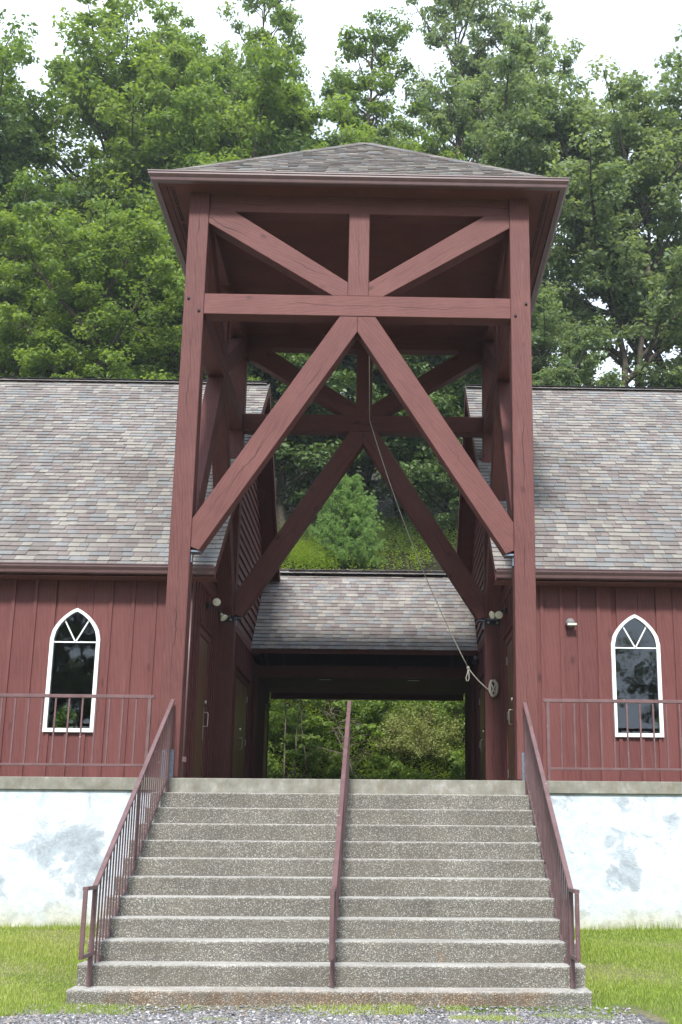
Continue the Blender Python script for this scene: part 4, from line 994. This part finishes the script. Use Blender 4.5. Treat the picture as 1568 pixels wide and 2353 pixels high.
# weeds and undergrowth: uncountable
def undergrowth(name, n, fx, hgt, m_, seed, label):
    rng = np.random.default_rng(seed); base = np.array([fx(rng) for _ in range(n)]); nl = 12
    cid = np.repeat(np.arange(n), nl); hh = rng.uniform(*hgt, n); u = np.tile(np.linspace(.15, 1, nl), n); k = n * nl
    az = rng.uniform(0, 6.28, k); p = base[cid] + np.stack([np.cos(az) * .03, np.sin(az) * .03, u * hh[cid]], 1); lean = rng.normal(size=(n, 2)) * .2; p[:, :2] += lean[cid] * (u * hh[cid])[:, None]
    d = np.stack([np.cos(az), np.sin(az), rng.uniform(-.1, .7, k)], 1); s = np.stack([-np.sin(az), np.cos(az), np.zeros(k)], 1); ln = (rng.uniform(.09, .16, k) * (1.15 - u * .6))[:, None]
    v_ = np.stack([p, p + d * ln * .5 + s * ln * .2, p + d * ln, p + d * ln * .5 - s * ln * .2], 1); rn = np.clip(.25 + .6 * rng.random(n)[cid] + rng.normal(size=k) * .1, 0, 1)
    o = meshobj(name, npmesh(name, v_.reshape(-1, 3), np.arange(k * 4).reshape(-1, 4), m_, rn), M.Identity(4), None, 'stuff'); tag(o, label, 'plants')
def fx1(r):
    x = r.uniform(-4, 4.5); y = 15.5 + r.random() ** 1.3 * 5; return (x, y, hill(x, y) - .02)
undergrowth('weeds', 4200, fx1, (.25, .75), LF_BUSH, 5, 'green weeds growing on the bank behind the passage')
def fx2(r):
    x = r.uniform(-8, -1.2) if r.random() < .88 else r.uniform(-1.2, 8); y = r.uniform(22.4, 26); return (x, y, hill(x, y) - .02)
undergrowth('meadow_plants', 3800, fx2, (.3, .75), LF_BUSH, 6, 'tall yellow green meadow weeds around the young pine')
def fx3(r):
    x, y = (r.uniform(-22, 22), r.uniform(27, 42)) if r.random() < .4 else (r.uniform(-7, 7), r.uniform(25.5, 31)); return (x, y, hill(x, y) - .02)
undergrowth('forest_undergrowth', 5200, fx3, (.4, 1.2), LF_DARK, 8, 'dark undergrowth beneath the hillside trees')

# ------------------------------------------------------------------ thin summer haze
m = bpy.data.materials.new('summer_haze'); m.use_nodes = True; nt = m.node_tree; nt.nodes.clear()
pv = N(nt, 'ShaderNodeVolumePrincipled'); pv.inputs['Color'].default_value = (.86, .93, 1, 1); pv.inputs['Density'].default_value = .0006; pv.inputs['Anisotropy'].default_value = .3
mo = N(nt, 'ShaderNodeOutputMaterial'); L(nt, pv.outputs[0], mo.inputs['Volume'])
boxes('haze', [((-330, -330, -4), (330, 330, 54))], m, None, 0, (0, 0, 0), 'stuff')

# ------------------------------------------------------------------ lawn and gravel
def lawn_ok(x, y, rng):
    if abs(x) < 2.23 and y > -3.60: return False
    n_ = .12 * math.sin(x * 3.1) + .09 * math.sin(x * 7.7 + 1) + .08 * math.sin(y * 6)
    if y > -3.55 + n_ * .3: return True
    if x > 2.45 + n_ * .8 + (-3.6 - y) * .25: return True
    if x < -2.35 - n_ - (-3.7 - y) * .9: return True
    # ragged tufts along the slab and on the gravel
    v_ = math.sin(x * 2.3 + 1.0) + .6 * math.sin(x * 5.9 + y * 3) + .4 * math.sin(x * 11 + 2)
    if y > (-3.93 if x < .7 else -3.80) and v_ > (-.35 if x < .7 else .35) and rng.random() < .75: return True
    if y > -4.3 and math.sin(x * 4.1 + 2) * math.sin(y * 9 + x * 1.7) > .86 and rng.random() < .5: return True
    if (x - 1.25) ** 2 / .09 + (y + 4.12) ** 2 / .012 < 1 and rng.random() < .8: return True
    if (x - 2.0) ** 2 / .12 + (y + 3.95) ** 2 / .02 < 1 and rng.random() < .9: return True
    if x < -1.6 and y > -3.95 and rng.random() < .35: return True
    return False
def grass(x0, x1, y0, y1, dens, seed, label, zf=hill, hgt=(.015, .042)):
    rng = np.random.default_rng(seed); n = int((x1 - x0) * (y1 - y0) * dens); xs_ = rng.uniform(x0, x1, n); ys_ = rng.uniform(y0, y1, n)
    keep = np.array([lawn_ok(a, b_, rng) for a, b_ in zip(xs_, ys_)]); xs_, ys_ = xs_[keep], ys_[keep]; n = len(xs_)
    zs_ = np.array([hill(a, b_) for a, b_ in zip(xs_, ys_)]) - .004; h = rng.uniform(*hgt, n) * (1 + .35 * np.sin(xs_ * 2.1 + ys_ * 3.3)); az = rng.uniform(0, 6.28, n); ln = rng.uniform(.1, .9, n) * h
    b_ = np.stack([xs_, ys_, zs_], 1); s = np.stack([-np.sin(az), np.cos(az), np.zeros(n)], 1) * .0032; tip = b_ + np.stack([np.cos(az) * ln, np.sin(az) * ln, h], 1)
    v_ = np.stack([b_ - s, b_ + s, tip], 1)
    rn = np.clip(.45 + .16 * np.sin(xs_ * 1.3 + 1.2 * np.sin(ys_ * 1.1)) + .12 * np.sin(ys_ * 2.7 + xs_ * .8) + rng.normal(size=n) * .17 + (rng.random(n) < .05) * .4, 0, 1)
    o = meshobj('grass', npmesh('grass', v_.reshape(-1, 3), np.arange(n * 3).reshape(-1, 3), LF_GRASS, rn), M.Identity(4), None, 'stuff'); tag(o, label, 'grass')
grass(-7.5, -2.2, -5.6, .03, 7000, 1, 'short green lawn grass left of the stairs')
grass(2.2, 7.5, -5.6, .03, 7000, 2, 'short green lawn grass right of the stairs')
grass(-2.3, 2.5, -4.6, -3.58, 9000, 3, 'sparse grass tufts growing in front of the bottom step')
grass(-7.5, -2.25, -.16, .03, 2600, 4, 'taller grass along the foot of the left retaining wall', hgt=(.05, .13))
grass(2.25, 7.5, -.14, .03, 2200, 5, 'taller grass along the foot of the right retaining wall', hgt=(.05, .12))
# gravel bed sheet follows the ground, 6 mm proud
gx = [-3.4 + .2 * i for i in range(32)]; gy = [-9, -7, -6, -5, -4.6, -4.3, -4.05, -3.9, -3.76]
vs = []
for j, y in enumerate(gy):
    for i, x in enumerate(gx):
        k = (x + 3.4) / 6.2; xl = -2.45 - max(0, (-3.9 - y)) * .9 + .05 * math.sin(y * 9); xr = 2.5 + max(0, -3.7 - y) * .25 + .04 * math.sin(y * 11)
        xx = xl + (xr - xl) * k; vs.append((xx, y + (.05 * math.sin(xx * 3.3) + .04 * math.sin(xx * 8.1 + 1) if y > -3.95 else 0), hill(xx, y) + .006))
nx = len(gx); f = np.array([(j * nx + i, j * nx + i + 1, (j + 1) * nx + i + 1, (j + 1) * nx + i) for j in range(len(gy) - 1) for i in range(nx - 1)])
meshobj('gravel_path', npmesh('gravel_path', np.array(vs), f, GRV), M.Identity(4), None, 'structure')
rng = np.random.default_rng(77); n = 15000
oct_ = np.array([[1, 0, 0], [0, 1, 0], [-1, 0, 0], [0, -1, 0], [0, 0, 1], [0, 0, -1]], float); of = np.array([[0, 1, 4], [1, 2, 4], [2, 3, 4], [3, 0, 4], [1, 0, 5], [2, 1, 5], [3, 2, 5], [0, 3, 5]])
yy = -3.60 - rng.random(n) ** .85 * 1.5; xx = rng.uniform(-2.5, 2.5, n) + np.where(rng.random(n) < .2, -(-3.7 - yy) * .6, 0); sz = rng.gamma(3, .0024, n) + .003
sc3 = sz[:, None, None] * rng.uniform(.6, 1.3, (n, 1, 3)) * np.array([1, 1, .6]); q = oct_[None] * sc3 + rng.normal(size=(n, 6, 3)) * sz[:, None, None] * .18
an = rng.uniform(0, 6.28, n); cA, sA = np.cos(an)[:, None], np.sin(an)[:, None]; q = np.stack([q[..., 0] * cA - q[..., 1] * sA, q[..., 0] * sA + q[..., 1] * cA, q[..., 2]], -1)
zz = np.array([hill(a, b_) for a, b_ in zip(xx, yy)]); q += np.stack([xx, yy, zz + .008], 1)[:, None]
fc = (of[None] + (np.arange(n) * 6)[:, None, None]).reshape(-1, 3)
o = meshobj('gravel', npmesh('gravel', q.reshape(-1, 3), fc, STN, np.repeat(rng.random(n), 8)), M.Identity(4), None, 'stuff'); tag(o, 'loose grey gravel in front of the bottom step', 'gravel')
